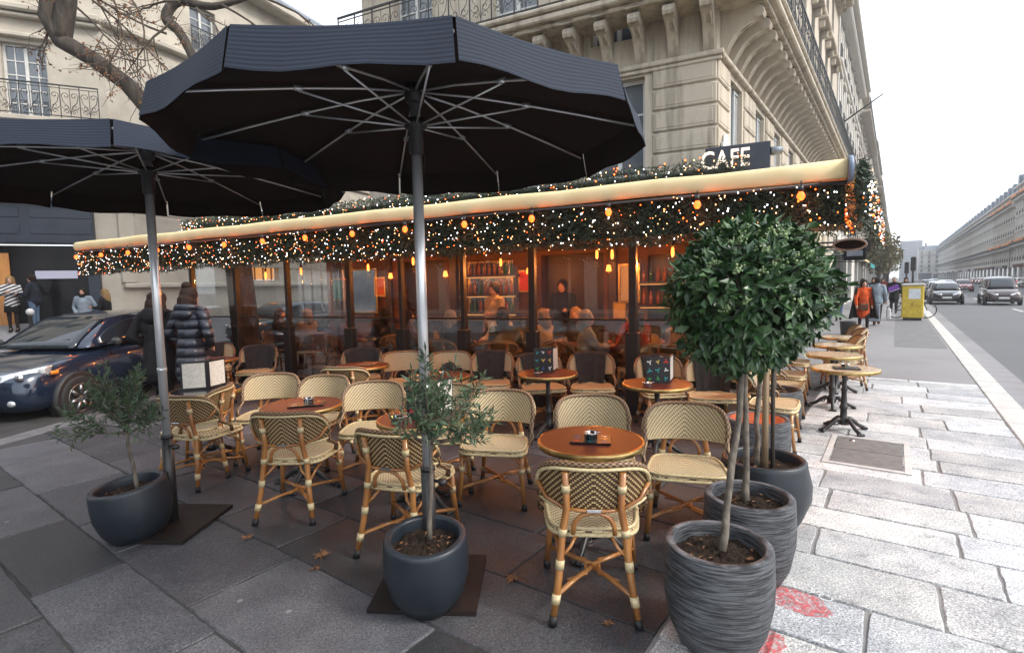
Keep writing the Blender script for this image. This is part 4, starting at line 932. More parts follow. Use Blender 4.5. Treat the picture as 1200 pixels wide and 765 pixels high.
# CAFE sign
p=None
def plane_a(px,D,lo=-14,hi=6):
    for _ in range(60):
        m=(lo+hi)/2; q=AP(m,D,2.5); v=camo.matrix_world.inverted()@q
        x=600+F_*v.x/-v.z
        if x<px: lo=m
        else: hi=m
    return (lo+hi)/2
a0,a1=plane_a(826,7.3),plane_a(902,7.3)
t=thing('cafe_sign','dark board with glowing white capital letters CAFE above the awning corner','sign',AP((a0+a1)/2,7.3,3.12),ANG_E)
W_=a1-a0
b=MB(); b.box((0,.03,.14),(W_,.07,.36),.01); obj('board',b,M['navy'],t)
me=text_me('CAFE',.31,.02); me.materials.append(M['sign_lit']); o=bpy.data.objects.new('letters',me); COL.objects.link(o); o.parent=t; o.rotation_euler=(PI/2,0,0); o.location=(-.14,-.03,.05); o.scale=(.80,1,1)
b=MB(); b.tube([(-W_*.4,.05,-.2),(-W_*.4,.05,0)],.015,6); b.tube([(W_*.4,.05,-.2),(W_*.4,.05,0)],.015,6); obj('support',b,M['frame'],t)
b=MB(); b.tube([(W_/2,.03,.2),(W_/2+.12,.06,.2)],.05,10); obj('side_tube',b,M['zinc'],t)
# hanging shop signs on the boulevard
def hang(name,label,P,s,z,w_,h_,oval):
    t=thing(name,label,'sign',SP(s,P,z),ANG_S)
    b=MB()
    if oval: b.tube([(-.03,0,0),(.03,0,0)],[1,1],28) ; b.v=[Vector((v.x,v.y*w_/2,v.z*h_/2)) for v in b.v]
    else: b.box((0,0,0),(.08,w_,h_),.02)
    obj('panel',b,M['c_black'],t)
    b=MB(); 
    if oval: b.tube([(-.035,w_/2*math.cos(2*PI*k/28),h_/2*math.sin(2*PI*k/28)) for k in range(28)],.022,6,closed=True)
    else: b.box((-.041,0,0),(.006,w_*.7,h_*.4))
    obj('rim',b,M['kerb'] if oval else M['zinc'],t)
    b=MB(); b.tube([(0,w_/2,h_*.3),(0,w_/2+.9,h_*.3)],.02,6); b.tube([(0,w_/2,-h_*.1),(0,w_/2+.9,-h_*.1)],.02,6); obj('bracket',b,M['iron'],t)
hang('hanging_sign','oval black projecting sign with pale rim below the awning corner',-.75,12.2,2.40,.54,.21,True)
hang('hanging_sign','dark square projecting shop sign behind the oval sign',-.9,16.5,2.40,.5,.36,False)
hang('hanging_sign','small dark projecting sign further along the boulevard shops',-1.6,30,3.3,1.2,.6,False)
# neighbour shop awning along the boulevard
t=thing('shop_awning','pale sloping shop awning beyond the oval sign','awning',SP(24,-2.8,0),ANG_S)
b=MB(); b.grid(lambda u,v:(6*u,-1.7*v,3.25-.75*v),6,4); b.tube([(0,-1.7,2.5),(6,-1.7,2.5)],.05,8); obj('canvas',b,M['awning'],t)
b=MB(); b.tube([(0,0,2.6),(0,-1.65,2.5)],.02,6); b.tube([(6,0,2.6),(6,-1.65,2.5)],.02,6); obj('arm',b,M['frame'],t)
t=thing('shop_awning','dark green shop awning farther down the boulevard','awning',SP(36,-2.8,0),ANG_S)
b=MB(); b.grid(lambda u,v:(7*u,-1.6*v,3.2-.6*v),6,4); b.grid(lambda u,v:(7*u,-1.6,2.6-.25*v),6,1); obj('canvas',b,M['ink_teal'],t)

# ================================================================== UMBRELLAS
def umbrella(label,base,Rr,zrim,zhub,zrun,val,a0,sleeve,plate):
    t=thing('patio_umbrella',label,'umbrella',(base.x,base.y,0)); n=10
    o=MB(); i_=MB()
    def pt(k,q,rad,z): 
        a=a0+2*PI*k/n; return Vector((rad*math.cos(a),rad*math.sin(a),z))
    def surf(k,u,v,off):
        A=a0+2*PI*k/n; B=a0+2*PI*(k+1)/n
        rad=Rr*v; z=zhub+(zrim-zhub)*(v**1.25)+off
        p=Vector((math.cos(A),math.sin(A),0))*rad*(1-u)+Vector((math.cos(B),math.sin(B),0))*rad*u
        sag=math.sin(PI*u)*v*v; p*=(1-.010*sag); return Vector((p.x,p.y,z-.012*sag))
    for k in range(n):
        o.grid(lambda u,v:surf(k,u,.02+.98*v,.02),6,8,lambda u,v:(u,1-v*2.2)); i_.grid(lambda u,v:surf(k,u,.02+.98*v,.012),6,8,flip=True)
    obj('canopy',o,M['canvas'],t); obj('canopy_lining',i_,M['canvas_in'],t)
    for k in range(n):
        vb=MB(); vi=MB()
        def vs2(u,v,off):
            uu=.008+.984*u; p=surf(k,uu,1,.022); d=Vector((p.x,p.y,0)).normalized(); 
            return p+d*(.002+.035*v+off+.012*math.sin(PI*u)*v)+Vector((0,0,-val*v+.01*v*math.sin(u*9+k)))
        vb.grid(lambda u,v:vs2(u,v,.003),8,4,lambda u,v:(u,v*.9)); vi.grid(lambda u,v:vs2(u,v,-.003),8,4,flip=True)
        o=obj('valance',vb,M['canvas'],t); obj('valance_lining',vi,M['canvas_in'],o)
    for k in range(n):
        a=a0+2*PI*k/n; d=Vector((math.cos(a),math.sin(a),0))
        q=lambda v:d*Rr*v+Vector((0,0,zhub+(zrim-zhub)*v**1.25-.022))
        rb_=MB(); rb_.tube([d*.045+Vector((0,0,zhub-.03)),q(.25),q(.5),q(.75),q(.985)],.0062,6); m=q(.5); rb_.tube([m-d*.02,m+d*.02],.014,6); ro=obj('rib',rb_,M['alu'],t)
        sb=MB(); sb.tube([d*.05+Vector((0,0,zrun)),m+Vector((0,0,-.012))],.0055,6); obj('strut',sb,M['alu'],ro)
    b=MB(); b.lathe([(0,zhub+.03),(.05,zhub+.03),(.06,zhub-.02),(.05,zhub-.08),(.03,zhub-.09),(0,zhub-.09)],14); obj('hub',b,M['plastic'],t)
    b=MB(); b.lathe([(.031,zrun-.16),(.040,zrun-.15),(.040,zrun-.02),(.062,zrun-.01),(.062,zrun+.03),(.031,zrun+.035)],16); obj('runner',b,M['plastic'],t)
    b=MB(); b.tube([(0,0,sleeve-.05),(0,0,zhub-.05)],.029,18); b.tube([(0,0,1.17),(0,0,1.20)],.0325,18); obj('pole',b,M['alu'],t)
    b=MB(); b.tube([(0,0,.03),(0,0,sleeve)],.040,18); b.tube([(0,0,sleeve-.015),(0,0,sleeve+.01)],.043,18); obj('sleeve',b,M['iron'],t)
    b=MB(); b.tube([(.03,-.02,sleeve-.07),(.085,-.045,sleeve-.07)],.010,8); b.lathe([(0,-.02),(.024,-.015),(.028,0),(.024,.015),(0,.02)],10,c=(.09,-.047,sleeve-.07)); obj('clamp_knob',b,M['plastic'],t)
    b=MB(); b.tube([(.034,0,zrun-.1),(.045,0,zrun-.16),(.036,0,zrun-.25)],.003,5); obj('pull_cord',b,M['cord'],t)
    b=MB(); pp=[(p.x-base.x,p.y-base.y) for p in plate]; b.prism(pp,.003,.026); obj('base_plate',b,M['plate'],t)
    return t
p1_,p2_,p3_=G(430,719),G(558,722),G(570,654); p4_=p1_+p3_-p2_
umbrella('large near navy parasol on a silver pole in the centre, over the cane chairs',G(506,688),1.215,2.615,2.84,2.635,.155,R(-74),.72,[p1_,p2_,p3_,p4_])
q1,q2,q3=G(214,638),G(273,594),G(155,637)
umbrella('farther navy parasol at the left whose pole stands by the parked dark blue car',G(203,613),1.34,2.61,2.80,2.63,.14,R(-62),.68,[q3,q1,q2,q2+(q3-q1)*1.3])

# ================================================================== BISTRO CHAIR
def B_(s,z,off=0):
    ph=s*R(64); v=(z-.45)/.39
    k=.84+.16*min(1,max(0,v))
    x=.285*math.sin(ph)*k; y=-.225+.27*(1-math.cos(ph))-.06*v
    n=Vector((math.sin(ph),-math.cos(ph)*.9,0)).normalized()
    return Vector((x,y,z))+n*off
zt=lambda s:.575+.265*(max(0,1-abs(s)**4.2))**(1/2.3)
zb=lambda s:.605-.02*(1-s*s)
def chair():
    t=thing('bistro_chair','x','chair')
    def seatmb():
        b=MB(); ol=[]
        for k in range(40):
            a=2*PI*k/40; c,s=math.cos(a),math.sin(a); e=.42
            x=math.copysign(abs(c)**e,c); y=math.copysign(abs(s)**e,s); ol.append((x*(.205+.022*y),.01+y*.205))
        b.mi=0
        rings=[1,.8,.55,.28]; vs=[]
        for q in rings: 
            for x,y in ol: vs.append((x*q,.01+(y-.01)*q,.462+.010*(1-q)-.016*(1-q)**2*2))
        vs.append((0,.01,.456)); n=40; fs=[];uu=[]
        uvp=lambda i:(vs[i][0]/.0105,vs[i][1]/.0105)
        for r in range(3):
            for k in range(n): f=(r*n+k,r*n+(k+1)%n,(r+1)*n+(k+1)%n,(r+1)*n+k); fs.append(f);uu.append([uvp(i) for i in f])
        for k in range(n): f=(3*n+k,3*n+(k+1)%n,4*n); fs.append(f);uu.append([uvp(i) for i in f])
        b.add(vs,fs,uu,True)
        vs=[(x,y,.462) for x,y in ol]+[(x*1.01,.01+(y-.01)*1.01,.43) for x,y in ol]
        fs=[(k+n,(k+1)%n+n,(k+1)%n,k) for k in range(n)]
        uu=[[(2*k,0),(2*k+2,0),(2*k+2,3),(2*k,3)] for k in range(n)]; b.mi=0; b.add(vs,fs,uu,True)
        vs=[(x,y,.432) for x,y in ol]; b.mi=1; b.add(vs,[tuple(range(n-1,-1,-1))])
        b.tube([(x*1.0,y,.465) for x,y in ol],.009,6,closed=True); b.tube([(x*1.02,.01+(y-.01)*1.02,.430) for x,y in ol],.012,6,closed=True)
        return b
    obj('seat',seatmb(),[M['weave'],M['bind']],t)
    b=MB(); uvf=lambda u,v:((u*2-1)*.32/.0105,(zb(u*2-1)+(zt(u*2-1)-zb(u*2-1))*v)/.0105)
    fn=lambda off:(lambda u,v:B_((u*2-1)*.985,zb(u*2-1)+max(.004,(zt((u*2-1)*.985)-zb(u*2-1)))*v,off))
    b.mi=0; b.grid(fn(-.006),28,8,uvf,flip=False); b.mi=1; b.grid(fn(.006),28,8,uvf,flip=True)
    obj('backrest',b,[M['weave'],M['weave_back']],t)
    b=MB(); out=[]
    for k in range(41):
        s=-1+2*k/40; s=math.copysign(1-(1-abs(s))**1.6,s); out.append(B_(s,zt(s)))
    ends=lambda sg:[Vector((sg*.232,.03,.46)),Vector((sg*.245,.005,.52))]
    full=ends(-1)+out+ends(1)[::-1]
    b.mi=0; b.tube(full,.0145,8,uvs=(1.6,1.0))
    b.mi=1
    rear=[B_(s*.965,zt(s*.965)-.022,.016) for s in [-1+2*k/24 for k in range(25)]]; b.tube(rear,.0095,6)
    low=[B_(s,zb(s)-.004,.004) for s in [-.97+1.94*k/20 for k in range(21)]]; b.tube(low,.010,6)
    b.mi=2
    for sg in (-1,1): b.tube([B_(sg*.90,.70,.016),B_(sg*.72,.625,.018),B_(sg*.40,.592,.02)],.010,6)
    b.tube([B_(s,.590,.018) for s in (-.42,-.2,0,.2,.42)],.010,6)
    ya=B_(0,.5).y-.005
    b.tube([(.088*math.cos(PI-PI*k/12),ya-.02*math.sin(PI*k/12),.455+.125*(math.sin(PI*k/12))**.75) for k in range(13)],.011,7)
    obj('back_frame',b,[M['braid'],M['bind'],M['rattan']],t)
    b=MB(); b.T=Matrix.Translation(B_(0,.597,.031)); b.box((0,0,0),(.062,.006,.016),.003); obj('maker_tag',b,M['steel'],t)
    for sg in (-1,1):
        top=B_(sg*.36,.80,.022); mid=B_(sg*.37,.6,.024)
        P=[top,mid,Vector((sg*.135,-.236,.45)),Vector((sg*.150,-.262,.24)),Vector((sg*.178,-.305,.02))]
        b=MB(); b.tube(P,[.0145,.0155,.0165,.0165,.015],9)
        b.mi=1
        for q,(i,f) in enumerate(((0,.45),(1,.9),(2,.72),(3,.5))): 
            c=P[i].lerp(P[i+1],f); d=(P[i+1]-P[i]).normalized(); hl=.02 if q<2 else .024
            b.tube([c-d*hl,c+d*hl],.0195,9)
        l=obj('leg',b,[M['rattan'],M['bind']],t); b=MB(); d=(P[4]-P[3]).normalized(); b.tube([P[4]-d*.03,P[4]+d*.018],[.018,.019],9); obj('rubber_foot',b,M['rubber'],l)
        P=[Vector((sg*.196,.175,.445)),Vector((sg*.200,.185,.25)),Vector((sg*.218,.212,.02))]
        b=MB(); b.tube(P,[.016,.016,.0145],9); b.mi=1
        for f in (.08,.75): c=P[0].lerp(P[1],f); b.tube([c-Vector((0,0,.02)),c+Vector((0,0,.02))],.0195,9)
        l=obj('leg',b,[M['rattan'],M['bind']],t); b=MB(); b.tube([P[2]+Vector((0,0,.03)),P[2]-Vector((0,0,.018))],[.018,.019],9); obj('rubber_foot',b,M['rubber'],l)
    b=MB(); c=Vector((0,-.03,.165))
    for sg in (-1,1):
        for y,x in ((-.27,.158),(.19,.205)): 
            e=Vector((sg*x,y,.145)); b.tube([e,e.lerp(c,.5)+Vector((0,0,.004)),c+Vector((-sg*.01,0,0))],.0125,7)
        b.tube([(sg*.146,-.252,.33),(sg*.10,-.235,.385),(sg*.075,-.2,.43)],.0085,6); b.tube([(sg*.2,.183,.33),(sg*.17,.19,.39),(sg*.11,.195,.43)],.0085,6)
        b.tube([(sg*.145,-.25,.30),(sg*.16,-.15,.37),(sg*.185,-.03,.425)],.0085,6); b.tube([(sg*.2,.17,.30),(sg*.2,.1,.37),(sg*.195,0,.425)],.0085,6)
    b.tube([(-.115,-.15,.15),(-.03,-.10,.158),(-.03,.04,.158),(-.12,.10,.15)],.009,6); b.tube([(.115,-.15,.15),(.03,-.10,.158),(.03,.04,.158),(.12,.10,.15)],.009,6)
    obj('stretcher',b,M['rattan'],t)
    return t
CH0=chair(); CS=(1.22,1.10,1.0); CH0.scale=CS; first=[True]; GRP='cane bistro chairs on the terrace'
def chair_at(p,d,label,grp=GRP):
    rot=head(d)
    if first[0]: first[0]=False; c=CH0; c.location=(p.x,p.y,.002); c.rotation_euler=(0,0,rot); c['label']=label; c['group']=grp
    else: c=dup(CH0,(p.x,p.y,.002),rot,label,grp)
    c.location.z=.002; return c
def by_top(px,py,d,label,grp=GRP):     # chair whose backrest top is seen at this point
    d=Vector((d[0],d[1],0)).normalized(); q=G(px,py,.84); p=q+d*.31; p.z=0
    return chair_at(p,d,label,grp)
def by_rear(px,py,d,label,grp=GRP):    # chair whose two rear feet straddle this ground point
    d=Vector((d[0],d[1],0)).normalized(); q=G(px,py,0); return chair_at(q+d*.335,d,label,grp)
by_rear(698,735,(.10,1),'foremost cane chair seen from behind, centre front before the table with ashtray and menu')
by_rear(453,658,(.30,1),'cane chair seen from behind, just left of the middle slate planter')
by_rear(333,615,(.02,1),'cane chair seen from behind, second from the left in the front row')
by_rear(208,575,(.22,1),'leftmost cane chair seen from behind, behind the left parasol pole')
cE=by_top(590,457,(-.20,-1),'cane chair facing the camera, with its empty seat just left of the foremost round table')
cF=by_top(690,463,(.0,-1),'cane chair facing the camera directly behind the foremost round table')
cG=by_top(802,472,(-.28,-1),'cane chair facing the camera beside the nearest planters, right of the foremost table')
by_top(440,447,(.1,-1),'cane chair facing the camera, left behind the middle olive bush')
by_top(525,450,(-.05,-1),'cane chair whose back rises between the middle parasol pole and its right hand neighbour')
by_top(388,440,(-.25,-1),'cane chair facing the camera behind the table with the patterned menu, on its right')
by_top(322,438,(.15,-1),'cane chair facing the camera behind the table with the patterned menu, on its left')
by_top(268,452,(-1,-.15),'cane chair turned sideways with an orange lit seat behind the leftmost table')
by_top(398,431,(.1,1),'cane chair seen from behind at the second row table left of centre')
# row with its backs to the glass
row=[]
ROW=[(255,403,(.3,-1),'cane chair with a folded grey blanket farthest left by the glass'),(306,405,(.15,-1),'cane chair fully covered by a grey blanket, second from left by the glass'),(425,409,(.2,-1),'cane chair with a dark blanket behind the table left of centre by the glass'),(470,412,(.35,-1),'bare cane chair by the glass, left of the middle parasol pole'),(528,412,(.1,-1),'cane chair by the glass holding a crumpled dark jacket, right of the middle parasol pole'),(578,412,(-.1,-1),'cane chair with draped blanket by the glass, third right of the middle parasol pole'),(628,415,(.2,-1),'cane chair with blanket by the glass hidden partly by the upright menu at centre'),(692,414,(-.1,-1),'cane chair with broad grey blanket by the glass, between the two upright menus'),(766,417,(.1,-1),'cane chair with blanket by the glass behind the right upright menu'),(832,420,(-.25,-1),'cane chair with broad blanket by the glass, next to the topiary trunk')]
for px,py,d,l in ROW: row.append(by_top(px,py,d,l))
# blankets draped over the backs
def blanket(c,s0,s1,down,label,rear=.5,seed=0):
    r=random.Random(seed); b=MB()
    def fn(u,v):
        s=s0+(s1-s0)*u; top=zt(s)+.016
        if v<.55:
            z=top-(top-down)*(1-v/.55); off=-.03-.012*math.sin(u*9+seed)*(1-v/.55)-.01*math.sin(u*23+seed*2)*(1-v/.55)
            p=B_(s*.97,max(z,.5),off); p.z=z
            if z<.5: p.y+=(.5-z)*.6
            return p
        w_=(v-.55)/.45
        if w_<.2: q=w_/.2; return B_(s*.97,top+.004,-.03+.06*q)
        z=top-(top-rear)*((w_-.2)/.8); return B_(s*.97,max(z,.47),.032+.012*math.sin(u*11+seed))*1.0+Vector((0,0,min(0,z-.47)))
    b.grid(fn,24,30)
    o=obj('blanket',b,M['blanket'],None,label,'blanket','grey blankets over the chairs',loc=c.location,rot=c.rotation_euler[2],mods=[('SOLIDIFY',dict(thickness=.008,offset=0))]); o.scale=CS
blanket(row[0],-.35,.80,.50,'grey fleece blanket on the chair farthest left by the glass',seed=1)
blanket(row[1],-.92,.80,.475,'wide grey blanket covering the whole chair back, second from left by the glass',seed=2)
blanket(row[2],-.85,.85,.49,'dark blanket on the chair behind the table left of centre by the glass',seed=3)
blanket(row[5],-.55,.72,.475,'grey blanket on the chair third right of the middle parasol pole by the glass',seed=4)
blanket(row[6],-.55,.75,.475,'grey blanket partly hidden behind the upright menu at centre',seed=5)
blanket(row[7],-.62,.66,.475,'broad square grey blanket on the chair between the two upright menus',seed=6)
blanket(row[8],-.72,.55,.475,'grey blanket on the chair behind the right upright menu',seed=7)
blanket(row[9],-.8,.62,.475,'broad grey blanket on the chair next to the topiary trunk',seed=8)
# crumpled jacket
b=MB(); b.ell((0,0,0),(.17,.09,.09),16,10); rr=random.Random(2)
b.v=[v+Vector((.02*math.sin(v.z*60+v.x*30),.015*math.sin(v.x*50),.03*math.sin(v.x*22+1))) for v in b.v]
cj=row[4]; m_=Matrix.Translation(cj.location)@Matrix.Rotation(cj.rotation_euler[2],4,'Z'); p=m_@Vector((0,-.12,.60)); obj('jacket',b,M['blanket'],None,'crumpled dark jacket heaped on the cane chair right of the middle parasol pole','jacket',loc=p,rot=cj.rotation_euler[2])
# ================================================================== TABLES
def table_mb():
    top=MB(); top.lathe([(0,.73),(.335,.73),(.335,.729)],48,smooth=False)
    edge=MB(); edge.lathe([(.334,.7315),(.345,.7315),(.350,.726),(.350,.700),(.345,.694),(.334,.694)],48)
    und=MB(); und.lathe([(.334,.697),(.0,.697)],32); und.lathe([(0,.694),(.09,.69),(.09,.68),(.03,.665),(0,.66)],16)
    col=MB(); col.lathe([(.0,.67),(.045,.665),(.03,.64),(.024,.60),(.024,.50),(.034,.49),(.036,.475),(.026,.46),(.030,.36),(.034,.30),(.046,.285),(.046,.265),(.034,.25),(.036,.17),(.05,.15),(.06,.12),(.055,.075),(0,.07)],18)
    def foot(a):
        b=MB(); c,s=math.cos(a),math.sin(a); q=lambda r,z:(r*c,r*s,z)
        b.tube([q(.03,.13),q(.08,.135),q(.13,.105),q(.19,.055),q(.245,.03),q(.275,.02)],[.028,.028,.024,.021,.024,.016],8); b.ell(q(.255,.02),(.034,.034,.02),10,6)
        for da in (-.22,.22): b.ell((.27*math.cos(a+da*.5),.27*math.sin(a+da*.5),.018),(.018,.018,.016),8,5)
        b.tube([q(.07,.12),(.10*math.cos(a+.35),.10*math.sin(a+.35),.085),q(.15,.08)],.009,6); return b
    return top,edge,und,col,foot
TB_={}
def table(p,label,topm='lacquer',rot=0,grp='round bistro tables'):
    if topm not in TB_:
        t=thing('bistro_table',label,'table',p,rot,grp); top,edge,und,col,foot=table_mb()
        obj('tabletop',top,M[topm],t); obj('edge_band',edge,M['brass'],t); obj('underside',und,M['iron'],t); obj('pedestal',col,M['iron'],t)
        for k in range(4): obj('foot',foot(PI/4+k*PI/2),M['iron'],t)
        TB_[topm]=t; return t
    return dup(TB_[topm],p,rot,label,grp)
def tb(px,py,label,topm='lacquer',rot=0):
    p=G(px,py,.73); p.z=0; return table(p,label,topm,rot)
tT1=tb(692,515,'foremost round table with glossy red top, bearing an ashtray on a flat menu',rot=.3)
tT2=tb(354,474,'round red table with a patterned flat menu and ashtray behind the second chair from left',rot=.7)
tOL=tb(494,489,'round red table half hidden by the middle olive bush',rot=.2)
tL=tb(243,456,'leftmost round black table holding open white paged menus','dark_top',rot=.5)
tb770=tb(770,449,'round brown table in the second row with the right upright menu',rot=.4)
tb642=tb(642,437,'round brown table in the second row with the centre upright menu',rot=.1)
tb515=tb(515,440,'round orange lit table in the second row just behind the middle parasol pole',rot=.6)
tb425=tb(425,428,'round table in the second row left of centre holding a folded menu',rot=.2)
tb250=tb(250,421,'round brown table farthest back at the left beside the glass',rot=.3)
tR1=tb(990,431,'pale topped round table nearest on the boulevard pavement, with a dark menu',"cream_top",rot=.9)
tR2=tb(976,415,'pale topped round table second along the boulevard pavement',"cream_top",rot=.3)
tR3=table(SP(9.55,-.72),'pale topped round table third along the boulevard pavement','cream_top',.2)
tR4=table(SP(10.9,-.78),'pale topped round table farthest along the boulevard pavement','cream_top',.6)
for k,(s,P) in enumerate(((6.05,-1.02),(7.15,-1.12),(8.05,-1.2),(9.3,-1.3))):
    chair_at(SP(s,P),PV+SV*.05,'cane chair facing the boulevard behind the planters, %s from the camera'%ords[k],'cane chairs along the boulevard side')
for k,(s,P,d) in enumerate(((9.95,-.70,(-SV-PV*.6)),(11.4,-.72,(-SV-PV*.2)),(12.2,-.85,(-SV)))):
    c=chair_at(SP(s,P),-SV*.2-PV,'orange tinted cane chair at the boulevard tables, %s beyond the pale tables'%ords[k],'cane chairs along the boulevard side')
# ------------------------------------------------------------------ table things
def glyphs(b,w_,h_,n=3,seed=0,z=0,s=1):
    r=random.Random(seed)
    for i in range(n):
        for j in range(n):
            b.mi=r.randrange(1,7); cx=-w_*.34+w_*.34*i; cy=-h_*.32+h_*.32*j; a=r.uniform(0,3); k=w_*.085*s
            for q in range(3):
                a+=2.1; l=k*r.uniform(.8,1.5); dx,dy=math.cos(a)*l*.5,math.sin(a)*l*.5; t=k*.28
                nx,ny=-math.sin(a)*t,math.cos(a)*t
                b.add([(cx-nx,cy-ny,z+.0004*q),(cx+dx*2-nx,cy+dy*2-ny,z+.0004*q),(cx+dx*2+nx,cy+dy*2+ny,z+.0004*q),(cx+nx,cy+ny,z+.0004*q)],[(0,1,2,3)])
INK=[M['menu']]+[M['ink_'+k] for k in ('white','red','yellow','blue','green','teal','orange')]
def flat_menu(tbl,dx,dy,rot,label,seed,w_=.26,h_=.19):
    p=tbl.location; t=thing('menu',label,'menu',(p.x+dx,p.y+dy,.7325),rot); b=MB(); b.box((0,0,.006),(w_,h_,.010),.002); obj('cover',b,M['menu'],t)
    b=MB(); glyphs(b,w_,h_,3,seed,.0118,.85); obj('print',b,INK,t); return t
def upright_menu(tbl,dx,dy,rot,label,seed,pages=False,w_=.22,h_=.29):
    p=tbl.location; t=thing('menu_stand',label,'menu',(p.x+dx,p.y+dy,.7325),rot)
    T=[Matrix.Translation((0,0,h_/2))@Matrix.Rotation(R(8),4,'Z'),Matrix.Translation((w_*.50,.03,h_/2))@Matrix.Rotation(R(68),4,'Z')@Matrix.Translation((w_*.5,0,0)),Matrix.Translation((w_*.50,.02,h_/2))@Matrix.Rotation(R(98),4,'Z')@Matrix.Translation((w_*.5,0,0))]
    for k,m_ in enumerate(T):
        b=MB(); b.T=m_; b.box((0,0,0),(w_,.010,h_),.002); obj('cover',b,M['menu'],t)
        b=MB(); b.T=m_
        if pages or k>0: b.mi=0; b.box((0,-.0075,0),(w_*.84,.004,h_*.86)); b.box((0,.0075,0),(w_*.84,.004,h_*.86)); obj('page',b,M['page'],t)
        else: b.T=m_@Matrix.Translation((0,-.0055,0))@Matrix.Rotation(PI/2,4,'X'); glyphs(b,w_,h_,3,seed); obj('print',b,INK,t)
    return t
def ashtray(tbl,dx,dy,z,label,s=1):
    p=tbl.location; t=thing('ashtray',label,'ashtray',(p.x+dx,p.y+dy,z)); b=MB(); b.lathe([(0,0),(.040*s,0),(.042*s,.004),(.042*s,.034),(.050*s,.036),(.050*s,.040),(.038*s,.040),(.036*s,.012),(0,.010)],28); obj('bowl',b,M['chrome'],t)
    b=MB(); b.tube([(.03*s,-.01,.036),(.055*s,-.012,.044),(.062*s,-.01,.036)],.004,6); b.lathe([(0,.012),(.022*s,.012),(.018*s,.030),(0,.034)],16); obj('lid',b,M['steel'],t); return t
flat_menu(tT1,.0,-.02,R(-12),'flat black menu with coloured figures on the foremost round table',1)
ashtray(tT1,.0,-.02,.745,'chrome ashtray on the flat menu of the foremost round table')
flat_menu(tT2,.05,-.02,R(14),'flat dark menu with coloured figures on the red table behind the second chair from left',2,.30,.2)
ashtray(tT2,.05,0.02,.745,'chrome ashtray on the menu of the red table behind the second chair from left')
upright_menu(tOL,.0,-.02,R(-10),'upright black menus behind the middle olive bush',3)
t=ashtray(tOL,-.16,-.12,.7325,'round steel sugar bowl beside the olive bush menus',1.25)
b=MB(); b.tube([(.045*math.cos(PI*k/10),0,.045+.05*math.sin(PI*k/10)) for k in range(11)],.005,6); obj('handle',b,M['rattan'],t)
upright_menu(tL,-.12,-.02,R(10),'open menus with white pages standing on the leftmost black table',4,True,.25,.30)
upright_menu(tb642,-.05,.02,R(2),'upright black menu with coloured figures on the centre second row table',5)
ashtray(tb642,-.13,-.18,.7325,'small ashtray before the centre upright menu')
upright_menu(tb770,.0,-.02,R(-2),'upright black menu with coloured figures on the right second row table',6,w_=.25,h_=.27)
ashtray(tb770,-.14,-.16,.7325,'small ashtray before the right upright menu')
ashtray(tb515,.03,.0,.7325,'chrome ashtray on the orange lit table behind the parasol pole')
flat_menu(tb515,-.15,0,R(5),'folded black menu on the orange lit table behind the parasol pole',7)
flat_menu(tb425,.05,0,R(-8),'flat menu on the second row table left of centre',8)
flat_menu(tR1,-.02,-.06,R(-25),'dark menu lying on the nearest pale boulevard table',9)
ashtray(tR1,.02,.03,.7325,'brown ashtray on the nearest pale boulevard table')
# ================================================================== PLANTERS AND PLANTS
def pot_mesh(rr,h,belly,smooth=False,th=.035):
    prof=[(0,.0),(rr*.62,.0),(rr*.74,.012),(rr*.91,h*.2),(rr*belly*.99,h*.48),(rr*belly,h*.68),(rr*1.01,h*.93),(rr,h-.008),(rr-.008,h),(rr-th,h),(rr-th-.006,h-.012),(rr-th-.004,h-.10),(0,h-.10)]
    b=MB(); b.lathe(prof[:-1],48); return b
def planter(p,rr,h,belly,m,label,tilt=(0,0),soil=True,seed=0,grp=None):
    t=thing('planter',label,'planter',p,0,grp); t.rotation_euler=(tilt[0],tilt[1],0)
    obj('pot',pot_mesh(rr,h,belly),M[m],t)
    r=random.Random(seed); b=MB(); n=20; vs=[]
    def fn(u,v): 
        a=2*PI*u; q=(rr-.03)*v; return (q*math.cos(a),q*math.sin(a),h-.075+.02*(1-v)+.012*math.sin(q*90+a*5)+.008*math.sin(a*11))
    b.grid(fn,36,9); obj('soil',b,M['soil'],t)
    b=MB()
    for _ in range(16):
        a=r.uniform(0,6.28); q=(rr-.07)*r.random()**.5; leafquad(b,Vector((q*math.cos(a),q*math.sin(a),h-.05)),rv(r)*Vector((1,1,.15)),Vector((0,0,1)),r.uniform(.02,.045),r.uniform(.008,.018))
    obj('leaf_litter',b,M['dry'],t,kind='stuff'); return t
def stem(name,pts,r0,r1,parent,mt='stem'):
    b=MB(); n=len(pts); b.tube(pts,[r0+(r1-r0)*i/(n-1)+ (.003 if i%3==1 else 0) for i in range(n)],10); return obj(name,b,M[mt],parent)
def wig(r,a,b,n,amp): 
    return [a.lerp(b,i/n)+Vector((r.uniform(-amp,amp),r.uniform(-amp,amp),0))*(0 if i in(0,) else 1) for i in range(n+1)]
GP='ridged and smooth planters lining the boulevard side'
PP=[(.97,2.46,.245,.50,1.03,'ridged','nearest ridged grey planter at the bottom right holding a bare pale trunk'),(1.37,3.02,.245,.50,1.03,'ridged','second ridged grey planter, just behind the nearest one'),(1.76,3.66,.275,.50,1.12,'pot','smooth slate planter third in the boulevard row, with a wooden stake'),(2.22,4.76,.275,.50,1.04,'ridged','ridged planter fourth in the row with a red brown inside'),(3.02,6.04,.28,.50,1.04,'ridged','ridged planter fifth in the boulevard row, beside the boulevard chairs')]
for k,(x,y,rr,h,be,m,l) in enumerate(PP): planter((x,y,.003),rr,h,be,m,l,seed=k,grp=GP)
